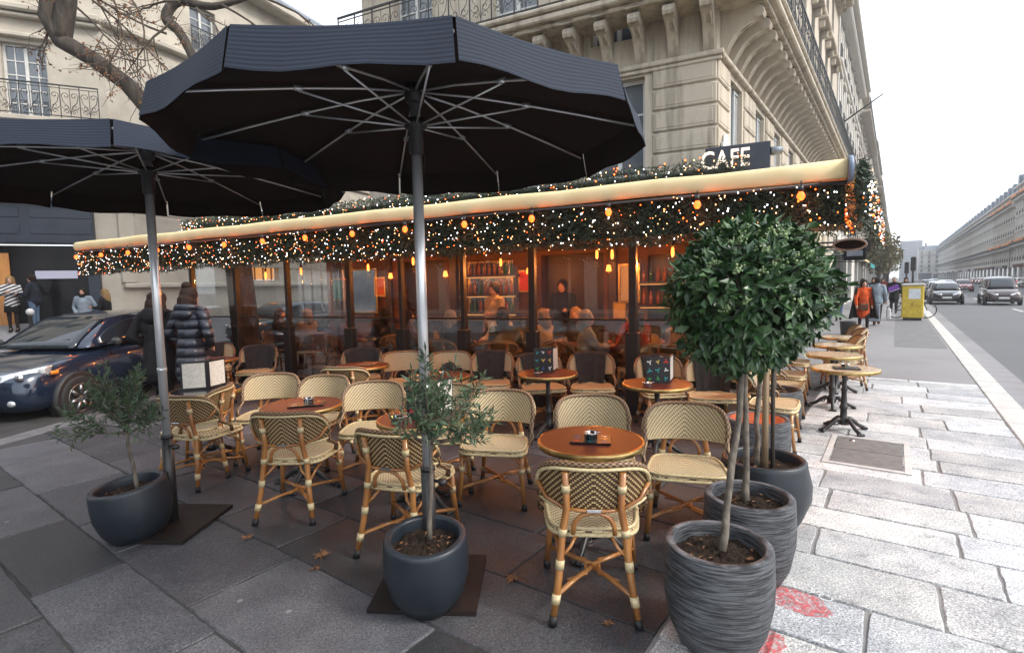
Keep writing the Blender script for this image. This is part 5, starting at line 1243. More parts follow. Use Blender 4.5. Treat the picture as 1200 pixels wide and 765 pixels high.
b=MB(); b.lathe([(0,.455),(.22,.455),(.235,.49),(.22,.49),(.20,.462),(0,.462)],32,c=(2.22,4.76,.003)); obj('plant_saucer',b,pm('terracotta_saucer',(.42,.09,.03),(.3,.06,.02),5,.6),None,'terracotta red liner inside the fourth ridged planter','planter liner')
# topiary: glossy laurel ball on a pale trunk
def topiary(base,h0,c,rad,n,label,seed,flowers=90,trunk=.021,zs=1.0,stake=False,lsz=1.0):
    r=random.Random(seed); o=Vector((base[0],base[1],.4)); t=thing('topiary_tree',label,'tree',o)
    c=Vector(c)-o; bot=c-Vector((0,0,rad*zs*.75))
    stem('trunk',wig(r,Vector((0,0,0)),bot,9,.008)+[c],trunk,trunk*.75,t)
    b=MB()
    for _ in range(46):
        d=rv(r); d.z=d.z*.8+.2; st=c+Vector((0,0,-rad*.45+.5*rad*r.random())); b.tube([st,st+d*rad*.4+Vector((0,0,.03)),c+Vector((d.x,d.y,d.z*zs))*rad*.88],[.007,.005,.003],5)
    obj('branches',b,M['stem'],t)
    b=MB(); fl=MB()
    lump=[rv(r) for _ in range(16)]
    def shell(d): return rad*(1+.16*max(0,max(d.dot(l) for l in lump)-.86)/.14-.07)
    for k in range(n):
        d=rv(r); q=shell(d)*(r.uniform(.80,1.03) if k%3 else r.uniform(.35,.85))
        p=c+Vector((d.x,d.y,d.z*zs))*q
        up=Vector((0,0,1)); out=(d*.7+rv(r)*.75+Vector((0,0,-.25 if d.z<.5 else .2))).normalized()
        leafquad(b,p,out,(d*.8+up*.6+rv(r)*.5).normalized(),r.uniform(.055,.102)*lsz,r.uniform(.026,.045)*lsz,.16,.22)
    for _ in range(n//110):      # stray shoots past the clipped outline
        d=rv(r); d.z=d.z*.6+.4; d.normalize(); st=c+Vector((d.x,d.y,d.z*zs))*shell(d)*.95; ax=(d+rv(r)*.5).normalized(); L=r.uniform(.04,.11)
        for q in range(6): leafquad(b,st+ax*L*q/6,(ax+rv(r)*.9).normalized(),rv(r),r.uniform(.05,.085)*lsz,r.uniform(.022,.036)*lsz,.16,.2)
    obj('foliage',b,M['laurel'],t)
    for _ in range(flowers):
        d=rv(r); d.z=abs(d.z)+.35 if r.random()<.75 else d.z
        d.normalize(); p=c+Vector((d.x,d.y,d.z*zs))*shell(d)*1.02
        for _ in range(18): 
            q=p+rv(r)*r.uniform(.006,.032); k_=r.uniform(.005,.0085); fl.ell(q,(k_,k_,k_),5,4)
    if flowers: obj('flower_buds',fl,M['flower'],t)
    return t
topiary((.985,2.47),.4,(1.27,2.86,1.66),.375,4300,'ball topped laurel topiary with pale buds, its bare trunk in the nearest ridged planter',1,120,  .018,1.0)
topiary((1.36,3.03),.4,(1.50,3.40,1.62),.335,2000,'laurel topiary behind the front one, trunk in the second ridged planter',2,40,.019)
topiary((1.70,3.64),.4,(1.92,4.08,1.60),.34,1700,'third laurel topiary largely hidden, trunk in the smooth slate planter',3,25,.02)
t=thing('plant_stake','pale wooden stakes standing in the smooth slate planter','stake',(1.75,3.62,.41))
b=MB(); b.tube([(0,0,-.02),(.01,.02,1.1)],.022,8); obj('thick_stake',b,pm('split_wood',(.36,.26,.16),(.25,.17,.10),8,.8,stretch=(4,4,.3)),t); b=MB(); b.tube([(.05,-.01,-.02),(.045,.0,1.05)],.014,8); obj('thin_stake',b,M['bark'],t)
# olive-like shrubs
def shrub(base,h0,h1,spread,n,label,seed,lean=(0,0),name='olive_shrub',cat='shrub',lf=(.042,.068),asym=(0,0)):
    r=random.Random(seed); o=Vector(base); t=thing(name,label,cat,o)
    fork=Vector((lean[0],lean[1],h0)); stem('stem',wig(r,Vector((0,0,0)),fork,7,.006),.013,.010,t)
    b=MB(); f=MB()
    for k in range(n):
        a=2*PI*k/n*2.4+r.uniform(-.3,.3); el=r.uniform(.15,1.35); rad=spread*r.uniform(.55,1.05); 
        st=fork+Vector((0,0,r.uniform(-.04,.10)))
        d=Vector((math.cos(a)*math.cos(el),math.sin(a)*math.cos(el),math.sin(el)))
        e=st+Vector((d.x*rad+asym[0]*r.random(),d.y*rad+asym[1]*r.random(),d.z*(h1-h0)*r.uniform(.6,1.05)))
        m=st.lerp(e,.5)+Vector((d.x*.05,d.y*.05,-.03))
        pts=[]
        for i in range(9): q=i/8; pts.append(st*(1-q)**2+m*2*q*(1-q)+e*q*q)
        b.tube(pts,[.0055-.0045*i/8 for i in range(9)],5)
        tw=[]
        for i in range(2,9):
            p=pts[i]; ax=(pts[min(i+1,8)]-pts[i-1]).normalized()
            if i in(3,5,6) :
                e2=p+(ax*.5+rv(r)).normalized()*r.uniform(.06,.13); b.tube([p,e2],[.002,.001],4); tw.append((p,e2))
        segs=[(pts[i],pts[i+1]) for i in range(2,8)]+tw
        for p,q in segs:
            ax=(q-p).normalized(); m_=max(3,int((q-p).length/.011))
            for i in range(m_):
                c=p.lerp(q,(i+r.random())/m_); sd=ax.cross(rv(r)).normalized()
                leafquad(f,c,(ax*.75+sd).normalized(),(sd.cross(ax)+Vector((0,0,.5))+rv(r)*.3).normalized(),r.uniform(*lf),r.uniform(.010,.015),.1,.12)
            leafquad(f,q,ax,rv(r),r.uniform(*lf),.012,.1,.1)
    obj('branches',b,M['stem'],t); obj('foliage',f,M['olive'],t); return t
lp=G(150,636); lp=Vector((lp.x,lp.y+.12,.012)); planter(lp,.238,.39,1.04,'pot','smooth slate planter at the left, tipped on the edge of the parasol plate',(R(4),R(-6)),seed=11)
shrub((lp.x+.01,lp.y,.33),.44,.94,.36,30,'sparse olive shrub in the left tipped slate planter',21,(-.05,0),asym=(-.16,0))
mp=G(497,728); mp=Vector((mp.x,mp.y+.16,.018)); planter(mp,.222,.40,1.04,'pot','smooth slate planter in the centre foreground, tipped on the parasol plate',(R(6),R(0)),seed=12)
shrub((mp.x+.02,mp.y,.35),.58,1.06,.35,25,'upright olive shrub in the centre foreground slate planter',22,(0.02,0),asym=(.10,0))
shrub((3.02,6.04,.42),1.05,.75,.45,22,'olive shrub rising from the fifth boulevard planter behind the topiary',23,name='olive_shrub')
shrub((2.22,4.76,.46),.9,.95,.42,22,'tall olive shrub in the fourth ridged planter with shoots reaching the oval sign',24,(.1,0),asym=(.25,.1))
# ================================================================== PEOPLE
VOX=[.014]
def skinobj(name,b,m,parent,vox=None,sm=3,label=None):
    o=obj(name,b,m,parent,label)
    md=o.modifiers.new('remesh','REMESH'); md.mode='VOXEL'; md.voxel_size=vox or VOX[0]; md.use_smooth_shade=True
    md=o.modifiers.new('smooth','SMOOTH'); md.factor=.5; md.iterations=sm
    return o
def hand(b,w,d,side):
    d=d.normalized(); p=w+d*.05; s=d.cross(Vector((0,1,0))); s=s.normalized() if s.length>.1 else Vector((1,0,0))
    b.cap(w,w+d*.075,.026,.034,8)
    for k,(o,l) in enumerate(((-.027,.055),(-.009,.068),(.009,.064),(.026,.048))):
        a=w+d*.075+s*o; m=a+d*l*.5+Vector((0,.006,0)); b.cap(a,m,.010,.0095,6); b.cap(m,m+d*l*.45+Vector((0,.012,0)),.0095,.008,6)
    a=w+d*.025-s*.026*side; b.cap(a,a-s*side*.028+d*.03+Vector((0,.01,0)),.012,.011,6); b.cap(a-s*side*.028+d*.03+Vector((0,.01,0)),a-s*side*.03+d*.058+Vector((0,.016,0)),.011,.009,6)
def person(label,p,face,h=1.72,top='black',bottom='jeans',shoes='leather',coat=.55,hair='hair_brown',hairlen=.0,skin='skin',stride=.0,arms=('down','down'),sit=False,wide=1.0,skirt=None,vox=None,grp=None,topmat=None,collar=None,hood=None,bun=False):
    k=h/1.72; t=thing('person',label,'person',(p.x,p.y,p.z),head(face),grp); t.scale=(k*wide**.5,k*wide**.5,k)
    V=Vector; dz=0
    hipz=.92
    if sit: hipz=.50
    off=hipz-.92
    hips=[V((sg*.09,0,hipz)) for sg in(-1,1)]
    if sit: knees=[V((sg*.11,.40,.52)) for sg in(-1,1)]; ank=[V((sg*.11,.40,.09)) for sg in(-1,1)]
    else:
        st=[stride,-stride]; ank=[V((sg*.085,st[i]*.9,.09+(.06 if st[i]<0 else 0))) for i,sg in enumerate((-1,1))]
        knees=[V((sg*.09,st[i]*.45+abs(stride)*.22,.50)) for i,sg in enumerate((-1,1))]
    sh=[V((sg*.185*1.0,0,1.42+off)) for sg in(-1,1)]
    elb=[];wri=[]
    for i,sg in enumerate((-1,1)):
        a=arms[i]
        if a=='down': elb.append(sh[i]+V((sg*.07,-.03,-.28))); wri.append(elb[i]+V((sg*.01,.07,-.24)))
        elif a=='swing': elb.append(sh[i]+V((sg*.07,-.12 if (stride>0)==(i==0) else .10,-.26))); wri.append(elb[i]+V((0,.12,-.21)))
        elif a=='chest': elb.append(sh[i]+V((sg*.08,.10,-.25))); wri.append(V((sg*.05,.25,1.24+off)))
        elif a=='front': elb.append(sh[i]+V((sg*.08,.06,-.27))); wri.append(elb[i]+V((-sg*.08,.22,.02)))
        elif a=='table': elb.append(sh[i]+V((sg*.07,.14,-.25))); wri.append(elb[i]+V((-sg*.09,.24,-.02)))
        elif a=='pocket': elb.append(sh[i]+V((sg*.12,-.06,-.27))); wri.append(V((sg*.19,.10,.98+off)))
    hc=V((0,.015,1.625+off))
    b=MB()
    b.ell(hc,(.074,.092,.112),16,12); b.ell(hc+V((0,.035,-.055)),(.056,.06,.06),12,8); b.cap(hc+V((0,-.012,-.08)),V((0,-.015,1.42+off)),.054,.062)
    b.cap(hc+V((0,.088,.012)),hc+V((0,.106,-.022)),.011,.016,6)
    for sg in(-1,1): b.ell(hc+V((sg*.076,-.005,-.008)),(.012,.022,.032),8,6)
    b.ell(hc+V((0,.088,-.062)),(.026,.012,.010),8,5)
    b.cap(V((0,-.0,1.30+off)),V((0,0,1.0+off)),.115,.115); b.cap(sh[0]*.9+V((0,0,1.42+off))*.1,sh[1]*.9+V((0,0,1.42+off))*.1,.065,.065)
    for i,sg in enumerate((-1,1)):
        b.cap(sh[i],elb[i],.050,.040); b.cap(elb[i],wri[i],.040,.027); hand(b,wri[i],wri[i]-elb[i],sg)
        b.cap(hips[i],knees[i],.085,.056); b.cap(knees[i],ank[i],.054,.038); b.cap(ank[i]+V((0,-.03,-.045)),ank[i]+V((0,.13,-.06)),.04,.03)
    body=skinobj('body',b,M[skin],t,vox or .013)
    e=MB()
    for sg in(-1,1): e.ell(hc+V((sg*.030,.083,.012)),(.011,.008,.007),8,6)
    obj('eyes',e,M['c_black'],body)
    # trousers or tights
    b=MB(); b.cap(V((0,0,hipz+.06)),V((0,0,hipz-.02)),.145,.14)
    for i in range(2): b.cap(hips[i],knees[i],.098,.068 if bottom!='tights' else .06); b.cap(knees[i],ank[i]+V((0,0,.02)),.068 if bottom!='tights' else .058,.056 if bottom!='tights' else .042)
    skinobj('trousers' if bottom!='tights' else 'tights',b,M['c_'+bottom],t,vox or .016)
    if skirt:
        b=MB(); b.lathe([(.15,hipz+.1),(.185,hipz-.05),(.21,hipz-.30),(.20,hipz-.30),(.17,hipz-.05),(.14,hipz+.1)],20,sy=.85); obj('skirt',b,M['c_'+skirt],t)
    for i in range(2):
        b=MB(); b.cap(ank[i]+V((0,-.035,-.05)),ank[i]+V((0,.14,-.062)),.047,.036); b.cap(ank[i]+V((0,-.02,.03)),ank[i]+V((0,-.02,-.03)),.052,.05); skinobj('shoe',b,M['c_'+shoes],t,vox or .012,2)
    # coat
    m=topmat or M['c_'+top]
    b=MB(); b.ell(V((0,-.005,1.26+off)),(.205,.15,.22)); b.cap(V((0,0,1.28+off)),V((0,0,1.0+off)),.165,.165); b.cap(sh[0]*.93+V((0,0,1.43+off))*.07,sh[1]*.93+V((0,0,1.43+off))*.07,.078,.078)
    for i in range(2): b.cap(sh[i],elb[i],.075,.062); b.cap(elb[i],elb[i].lerp(wri[i],.93),.062,.048)
    zl=max(.35,.92-coat+.35) if not sit else 0
    if not sit:
        low=1.0-coat*.75; b.cap(V((0,-.01,1.02)),V((0,-.01,low+.1)),.175,.19+.03*coat)
    else: b.cap(V((0,0,1.0+off)),V((0,.02,hipz+.02)),.17,.18)
    b.cap(V((0,-.015,1.50+off)),V((0,-.01,1.42+off)),.082,.10)
    skinobj('coat',b,m,t,vox or .018,4)
    if hood:
        b=MB(); b.tube([(.115*math.cos(2*PI*q/20),-.035+.10*math.sin(2*PI*q/20),1.475+off-.02*math.sin(2*PI*q/20)) for q in range(20)],.05,10,closed=True); b.ell((0,-.12,1.42+off),(.14,.075,.11)); skinobj('hood',b,m if hood=='same' else M['c_'+hood],t,.014,3)
    if collar:
        b=MB(); b.lathe([(.075,1.44+off),(.10,1.46+off),(.105,1.53+off),(.085,1.56+off),(.07,1.53+off)],18); obj('scarf',b,M['c_'+collar],t)
    if hair:
        b=MB(); b.ell(hc+V((0,-.026,.026)),(.098,.108,.118),14,10); b.ell(hc+V((0,-.05,-.03)),(.086,.075,.085))
        if hairlen>0: 
            b.ell(hc+V((0,-.06,-.06)),(.10,.08,.13)); b.cap(hc+V((0,-.075,-.05)),hc+V((0,-.10,-.08-hairlen)),.10,.085)
            for sg in(-1,1): b.cap(hc+V((sg*.065,-.01,.02)),hc+V((sg*.075,-.02,-.06-hairlen*.6)),.03,.03)
        if hairlen>.12:
            b.ell(hc+V((0,-.06,-.09)),(.125,.10,.20)); b.ell(hc+V((0,-.02,.04)),(.108,.115,.115)); b.ell(hc+V((.07,-.07,-.17)),(.06,.06,.10)); b.ell(hc+V((-.08,-.06,-.15)),(.06,.06,.12))
        if bun: b.ell(hc+V((0,-.05,.145)),(.06,.06,.05))
        rr_=random.Random(len(label))
        for q in range(60):
            a=rr_.uniform(PI*1.02,PI*1.98); z0=rr_.uniform(-.02,.10); L_=(.05+hairlen*.8)*rr_.uniform(.6,1.1); st=hc+V((math.cos(a)*.095,math.sin(a)*.10-.02,z0)); 
            if hairlen>.04: b.cap(st,st+V((math.cos(a)*.025,-.02,-L_-z0)),.011,.006,6)
        o=skinobj('hair',b,M[hair],t,.007 if (vox or 1)<.013 else .012,1)
    return t
def bag(name,label,p,w_,d_,h_,m,strap=.12,rot=0):
    t=thing(name,label,'bag',p,rot); b=MB(); b.box((0,0,-h_/2),(w_,d_,h_),.03); obj('bag_body',b,m,t); b=MB(); b.tube([(w_*.35*math.cos(PI-PI*k/8),0,strap*math.sin(PI*k/8)) for k in range(9)],.008,6); obj('handle',b,m,t); return t
Z=lambda p,z:Vector((p.x,p.y,z))
# two walkers between the car and the tables, seen from behind
person('woman from behind in a long dark quilted puffer coat with brown hair in a bun',Vector((-4.40,7.25,0)),(.25,1),1.80,'black','black','black',.62,'hair_brown',.03,stride=.16,arms=('pocket','pocket'),vox=.012,topmat=M['puffer'],hood='same',bun=True,wide=1.06)
wp=Vector((-4.42,6.95,0)); 
person('woman with long brown hair in a black hooded coat beside the parked dark blue car',Vector((-4.98,7.45,0)),(-.1,1),1.74,'black','black','black',.62,'hair_brown',.17,stride=.14,arms=('pocket','down'),vox=.012,hood='black',wide=1.2)
# group in front of the navy shop
gz=.56
fA=lambda u,o:C0-EA*u+NA*o
def at_g(px,py,o=1.0):   # on the side pavement in front of the shop
    d=ray(px,380); best=None
    for k in range(60):
        u=-1+k*.08; q=fA(u,o); 
        e=abs(q.x/q.y-d.x/d.y)
        if best is None or e<best[0]: best=(e,q)
    return best[1]
person('woman in a black and white striped cardigan and black skirt, hands raised to her chest',Z(at_g(15,0,.75),.66),(.5,-.9),1.70,'grey','tights','black',.30,'hair_blond',.12,arms=('chest','chest'),skirt='black',vox=.02,topmat=M['striped'])
person('man in a dark jacket and pale blue jeans facing the striped woman',Z(at_g(41,0,.85),.64),(-1,-.25),1.76,'navyc','jeans','black',.18,'hair_brown',0,arms=('front','down'),vox=.02)
person('woman in a light grey hooded coat with dark hair behind the parked car roof',Z(at_g(100,0,2.2),.29),(.2,-1),1.66,'bluegrey','jeans','black',.4,'hair_black',.02,arms=('pocket','pocket'),vox=.02,collar='black')
person('blond woman in a black coat standing behind the parked car',Z(at_g(126,0,2.3),.27),(-1,-.2),1.62,'black','black','black',.4,'hair_blond',.14,arms=('front','front'),vox=.02)
# boulevard walkers
SI=Vector((0,0,-.004))
pw=G(1011,392); pO=person('woman in a bright orange dress and dark open coat carrying a brown handbag',pw+SI,-SV+PV*.25,1.68,'orangec','tights','leather',.52,'hair_black',.06,stride=.20,arms=('swing','swing'),vox=.016,wide=.82)
b=MB()
rt=head(-SV+PV*.25)
t=thing('open_coat','dark coat flaring open over the orange dress of the walking woman','coat',pw+SI,rt)
def coatfn(u,v): a=-.9+u*(2*PI-1.6)*.5 if False else R(-35)+u*R(250); rr=.20+.16*v+.03*math.sin(u*14)*v; return (rr*math.cos(a+PI)*1.05,rr*math.sin(a+PI)*.85-.06*v,1.46-.96*v)
b.grid(coatfn,26,12); obj('shell',b,M['c_black'],t,mods=[('SOLIDIFY',dict(thickness=.02))])
bag('handbag','small brown handbag hanging on the front of the orange dress',pw+Vector((0,0,.98))-SV*.30+PV*.02,.24,.12,.22,M['c_leather'],.14,rt)
pm_=G(1027,381); person('man in a grey blue jacket and dark cap walking away',pm_+SI,SV+PV*.1,1.74,'bluegrey','black','leather',.30,'hair_black',0,stride=.18,arms=('down','down'),vox=.018)
bag('shopping_bag','grey shopping bag with a yellow stripe carried between the two walkers',pm_+Vector((0,0,.78))-PV*.10-SV*.32,.42,.16,.62,M['zinc'],.14,ANG_S-PI/2)
bag('shopping_bag','white plastic bag hanging from the hand of the man in grey blue',pm_+Vector((0,0,.62))+PV*.36,.24,.14,.40,M['c_whitec'],.18,ANG_S)
pk=G(1047,367); person('balding stout man in black clutching a purple folder',pk+SI,-SV,1.74,'black','black','black',.5,'hair_grey',0,stride=.10,arms=('chest','down'),wide=1.15,vox=.02)
t=thing('folder','purple folder held against the chest of the man in black','folder',pk+Vector((0,0,1.22))-SV*.36-PV*.02,ANG_S-PI/2); b=MB(); b.T=Matrix.Rotation(R(-24),4,'Y'); b.box((0,0,0),(.42,.03,.26),.01); obj('cover',b,M['c_purple'],t); b=MB(); b.T=Matrix.Rotation(R(-24),4,'Y'); b.box((.0,-.018,-.10),(.38,.01,.02)); obj('clasp',b,M['paper'],t)
person('person in a brown coat and blue jeans by the shop windows',SP(23.5,-2.05,-.004),PV+SV*.3,1.66,'brownc','jeans','black',.3,'hair_brown',.05,arms=('pocket','down'),vox=.02)
person('person in black beside the brown coated shopper',SP(25.5,-1.9,-.004),SV,1.68,'black','jeans','black',.4,'hair_brown',.08,stride=.15,vox=.02)
for k,(s,P,c,bt,f,hh) in enumerate(((30,-1.3,'grey','black',1,1.7),(33,-.95,'black','jeans',-1,1.75),(37,-1.6,'beige','black',1,1.66),(41,-.7,'redc','black',-1,1.7),(46,-1.2,'black','black',1,1.76),(52,-.8,'navyc','jeans',-1,1.7),(34,.4,'black','black',-1,1.72),(60,-1.3,'grey','jeans',1,1.7))):
    person('distant walker in %s coat and %s trousers, %s along the pavement'%({'grey':'grey','black':'black','beige':'beige','redc':'red','navyc':'navy'}[c],{'black':'black','jeans':'blue'}[bt],ords[k]),SP(s,P,-.004),SV*f,hh,c,bt,'black',.45,'hair_black',.03,stride=.15*f,vox=.028,grp='distant walkers on the pavement')
# diners behind the glass
DIN=[(-7.45,8.0,(1,.3),'redc','hair_red','diner with reddish hair behind the plastic curtain'),(-6.75,8.3,(-1,.2),'black','hair_black','dark dressed diner facing left behind the plastic curtain'),(-5.75,7.75,(1,.4),'brownc','hair_brown','brown haired diner left of the middle parasol pole'),(-4.85,7.75,(.2,1),'black','hair_grey','diner with pale hair bowed over a table right of the parasol pole'),(-3.85,7.75,(-.2,1),'black','hair_black','diner in a dark fur hood seen from behind in the centre bay'),(-3.30,8.1,(-1,.3),'beige','hair_blond','diner in beige beside the centre post'),(-2.45,7.8,(.9,.4),'bluegrey','hair_grey','pale haired diner in grey right of the centre post'),(-1.75,7.9,(-1,.2),'redc','hair_black','dark haired diner in a red pullover facing left'),(-1.05,7.8,(.4,1),'beige','hair_brown','diner in beige nearest the topiary')]
DIN+=[(-9.6,8.3,(1,.2),'black','hair_brown','dark haired diner in black in the farthest left bay'),(-8.7,8.2,(-1,.1),'beige','hair_blond','blond diner in beige in the second left bay'),(-6.1,8.6,(.3,-1),'navyc','hair_black','diner in navy facing the street left of the bar'),(-4.45,8.9,(-.3,-1),'whitec','hair_brown','diner in a white shirt facing the street beneath the shelves'),(-2.95,8.75,(.1,-1),'black','hair_blond','blond diner in black facing the street in the centre bay'),(-1.9,8.75,(-.2,-1),'redc','hair_brown','diner in dark red facing the street in the right bay'),(-1.0,8.8,(-.5,-1),'black','hair_grey','grey haired diner facing the street at the right end')]
def inroom(a,D,z=0): return AP(a,D,z)
for a,D,f,c,hr,l in DIN:
    fw=E1*f[0]+NV*f[1]; p=inroom(a,D,.04); person(l,p,fw,1.70,c,'black','black',.3,hr,.05,sit=True,arms=('table','table'),vox=.02)
    chair_at(p-fw*.06,fw,'cane chair seating the '+l.replace('diner ','').replace('with ','').replace('dressed ','') if False else 'cane chair under the '+' '.join(l.split()[:11]),'cane chairs inside the glass').location.z=.04
for k,(a,D) in enumerate(((-7.1,8.45),(-5.2,8.35),(-4.3,8.4),(-2.9,8.45),(-2.1,8.35),(-1.3,8.5))):
    t=table(inroom(a,D,.04),'table inside the glass, %s from the left, set for diners'%ords[k],'lacquer',.3*k,'tables inside the glass')
    for q in range(2):
        tt=thing('drinking_glass','drinking glass on the %s table from the left inside the glass, %s one'%(ords[k],('left','right')[q]),'glass',inroom(a-.12+.24*q,D-.05,.772)); b=MB(); b.lathe([(0,0),(.03,0),(.034,.01),(.038,.11),(.035,.11),(.031,.012),(0,.01)],14); obj('tumbler',b,M['glass'],tt); b=MB(); b.lathe([(0,.013),(.030,.013),(.034,.07),(0,.07)],14); obj('drink',b,M['amber'],tt)
person('waiter standing in an orange lit shirt by the bar',inroom(-4.75,9.2,.04),-NV-E1*.4,1.74,'beige','black','black',.15,'hair_black',0,arms=('front','down'),vox=.02)
person('waiter in black standing at the opening of the bar wall',inroom(-3.6,9.9,.04),-NV,1.78,'black','black','black',.15,'hair_black',0,arms=('front','front'),vox=.02)
# ================================================================== VEHICLES
def loft(b,sec,closed_ends=True,smooth=True):
    n=len(sec[0]); vs=[p for s_ in sec for p in s_]; fs=[]
    for i in range(len(sec)-1):
        for j in range(n): fs.append((i*n+j,i*n+(j+1)%n,(i+1)*n+(j+1)%n,(i+1)*n+j))
    if closed_ends: fs.append(tuple(range(n-1,-1,-1))); fs.append(tuple(range((len(sec)-1)*n,len(sec)*n)))
    b.add(vs,fs,smooth=smooth)
WHEEL={}
def car(label,p,face,paint,kind='hatch',cat='car',grp=None,simple=False,plate=True,name='parked_car',big=True):
    t=thing(name,label,cat,p,head(face),grp)
    van=kind=='van'; hb=.10 if van else 0
    # body sections along y: (y, half width, z low, z belt)
    S=[(2.06,.52,.36,.60),(2.02,.68,.26,.68),(1.88,.80,.20,.78+hb*.4),(1.55,.86,.18,.88+hb*.7),(1.02,.885,.18,.97+hb),(.2,.89,.18,.985+hb),(-.9,.89,.18,1.0+hb),(-1.6,.87,.2,1.02+hb),(-1.95,.80,.25,1.0+hb),(-2.06,.66,.34,.90)]
    b=MB(); sec=[]
    for y,w,zl,zb_ in S:
        h=zb_-zl
        half=[(0,zl),(w*.80,zl),(w*.95,zl+.06*h/.6),(w,zl+h*.30),(w*1.0,zl+h*.58),(w*.955,zl+h*.80),(w*.90,zl+h*.93),(w*.74,zb_),(0,zb_+.025)]
        ring=[(x,y,z) for x,z in half]+[(-x,y,z) for x,z in half[-2:0:-1]]; sec.append(ring)
    loft(b,sec); body=obj('body',b,paint,t,mods=[('SUBSURF',dict(levels=1,render_levels=2))])
    rz=1.78 if van else 1.49
    G_=[(1.10,.70,.99+hb,.78),(.30,.70,rz-.07,.60),(-.05,.70,rz-.015,.615),(-.8,.70,rz,.62),(-1.45 if not van else -1.75,.70,rz-.06,.60),(-1.98,.70,1.03+hb,.72)]
    # cabin: base ring at belt and roof ring; sections along y
    def sect(y,zt,wt,wb=.80,zb_=.97+hb): 
        q=[(wb,zb_),(wb*.98,zb_+.02),(wt*1.04,zt-.06),(wt*.93,zt-.012),(wt*.6,zt+.012)]
        return [(x,y,z) for x,z in q]+[(-x,y,z) for x,z in q[::-1]]
    C=[(1.08,.995+hb,.76,.78),(.74,.72*(1.17 if not van else 1.3)+.30*rz/1.49-.02,.70,.79)]
    ysf=[(1.10,1.0+hb,.74),(.85,1.0+hb+(rz-1.05-hb)*.36,.69),(.55,1.0+hb+(rz-1.05-hb)*.74,.645),(.28,rz-.055,.615),(-.1,rz-.012,.61),(-.8,rz,.61),(-1.35,rz-.03,.60),(-1.66,rz-.12 if not van else rz-.04,.60),(-1.88,1.0+hb+(rz-1-hb)*.45,.66),(-1.99,1.01+hb,.70)]
    b=MB(); loft(b,[sect(y,max(z,.99+hb),w) for y,z,w in ysf]); cab=obj('cabin',b,paint,t,mods=[('SUBSURF',dict(levels=1,render_levels=1))])
    # glazing, set just proud of the cabin
    def surf(y):
        for i in range(len(ysf)-1):
            a,c=ysf[i],ysf[i+1]
            if a[0]>=y>=c[0]: f=(a[0]-y)/(a[0]-c[0]); return a[1]+(c[1]-a[1])*f,a[2]+(c[2]-a[2])*f
        return ysf[-1][1],ysf[-1][2]
    def ws(u,v,y0,y1,k=.86):
        y=y0+(y1-y0)*v; z,w=surf(y); x=(u*2-1); return (x*w*k,y+(.035 if y0>0 else -.035)*1.0-.03*x*x*(1 if y0>0 else -1),z+.012-.012*x*x)
    b=MB(); b.grid(lambda u,v:ws(u,v,1.10,.33),10,6); obj('windscreen',b,M['cglass'],t,mods=[('SOLIDIFY',dict(thickness=.006,offset=0))])
    b=MB(); b.grid(lambda u,v:ws(u,v,-1.96,-1.70),8,4); obj('rear_window',b,M['cglass'],t,mods=[('SOLIDIFY',dict(thickness=.006,offset=0))])
    def sidewin(sg,y0,y1,bot0,bot1,t0,t1):
        def fn(u,v):
            y=y0+(y1-y0)*u; zt_,w=surf(y); zb2=1.0+hb+.03; top=zt_-.085; top=max(top,zb2+.02); z=zb2+(top-zb2)*v
            f=(z-.99-hb)/(max(.05,zt_-.06-.99-hb)); x=.784+(w*1.04-.784)*min(1,f)+.010; return (sg*x,y,z)
        b=MB(); b.grid(fn,8,5); return b
    for sg in (-1,1):
        for y0,y1 in ((.80,-.28),(-.36,-1.28),(-1.36,-1.72)): obj('side_window',sidewin(sg,y0,y1,0,0,0,0),M['cglass'],t,mods=[('SOLIDIFY',dict(thickness=.008,offset=0))])
        # headlamp wrapped on the corner
        def hl(u,v): 
            a=-.25+1.15*u; x=.40+.46*math.sin(min(a,1.1))/.9*.98; y=2.04-.44*(u**2.0)*.9; z=.605+.135*v*(.55+.6*u)+.05*u; return (sg*min(x,.868),y+.012-.03*v,z+.02)
        b=MB(); b.grid(hl,10,5); h_=obj('headlight',b,M['lamp'],t,mods=[('SOLIDIFY',dict(thickness=.03,offset=0))])
        if big:
            b=MB(); b.lathe([(0,.03),(.05,.025),(.058,.0)],14); b.v=[Vector((sg*.66,1.965+p_.z,.70+p_.y))+Vector((p_.x,0,0)) for p_ in b.v]; obj('reflector',b,M['chrome'],h_)
            b=MB(); b.grid(lambda u,v:(sg*(.845+.022*u),1.70-.09*u,.705+.05*v),4,2); obj('indicator',b,M['amber'],h_,mods=[('SOLIDIFY',dict(thickness=.03,offset=0))])
            b=MB(); b.ell((sg*.58,2.03,.37),(.06,.03,.045),12,8); obj('fog_lamp',b,M['lamp'],t)
        b=MB(); b.box((sg*.68,-1.97,.88+hb),(.14,.14,.28),.04); obj('tail_light',b,M['tail'],t)
        b=MB(); b.box((sg*.985,.72,1.05+hb),(.17,.11,.13),.045); b.tube([(sg*.86,.74,1.02+hb),(sg*.93,.73,1.03+hb)],.022,6); obj('wing_mirror',b,M['plastic'] if big else paint,t)
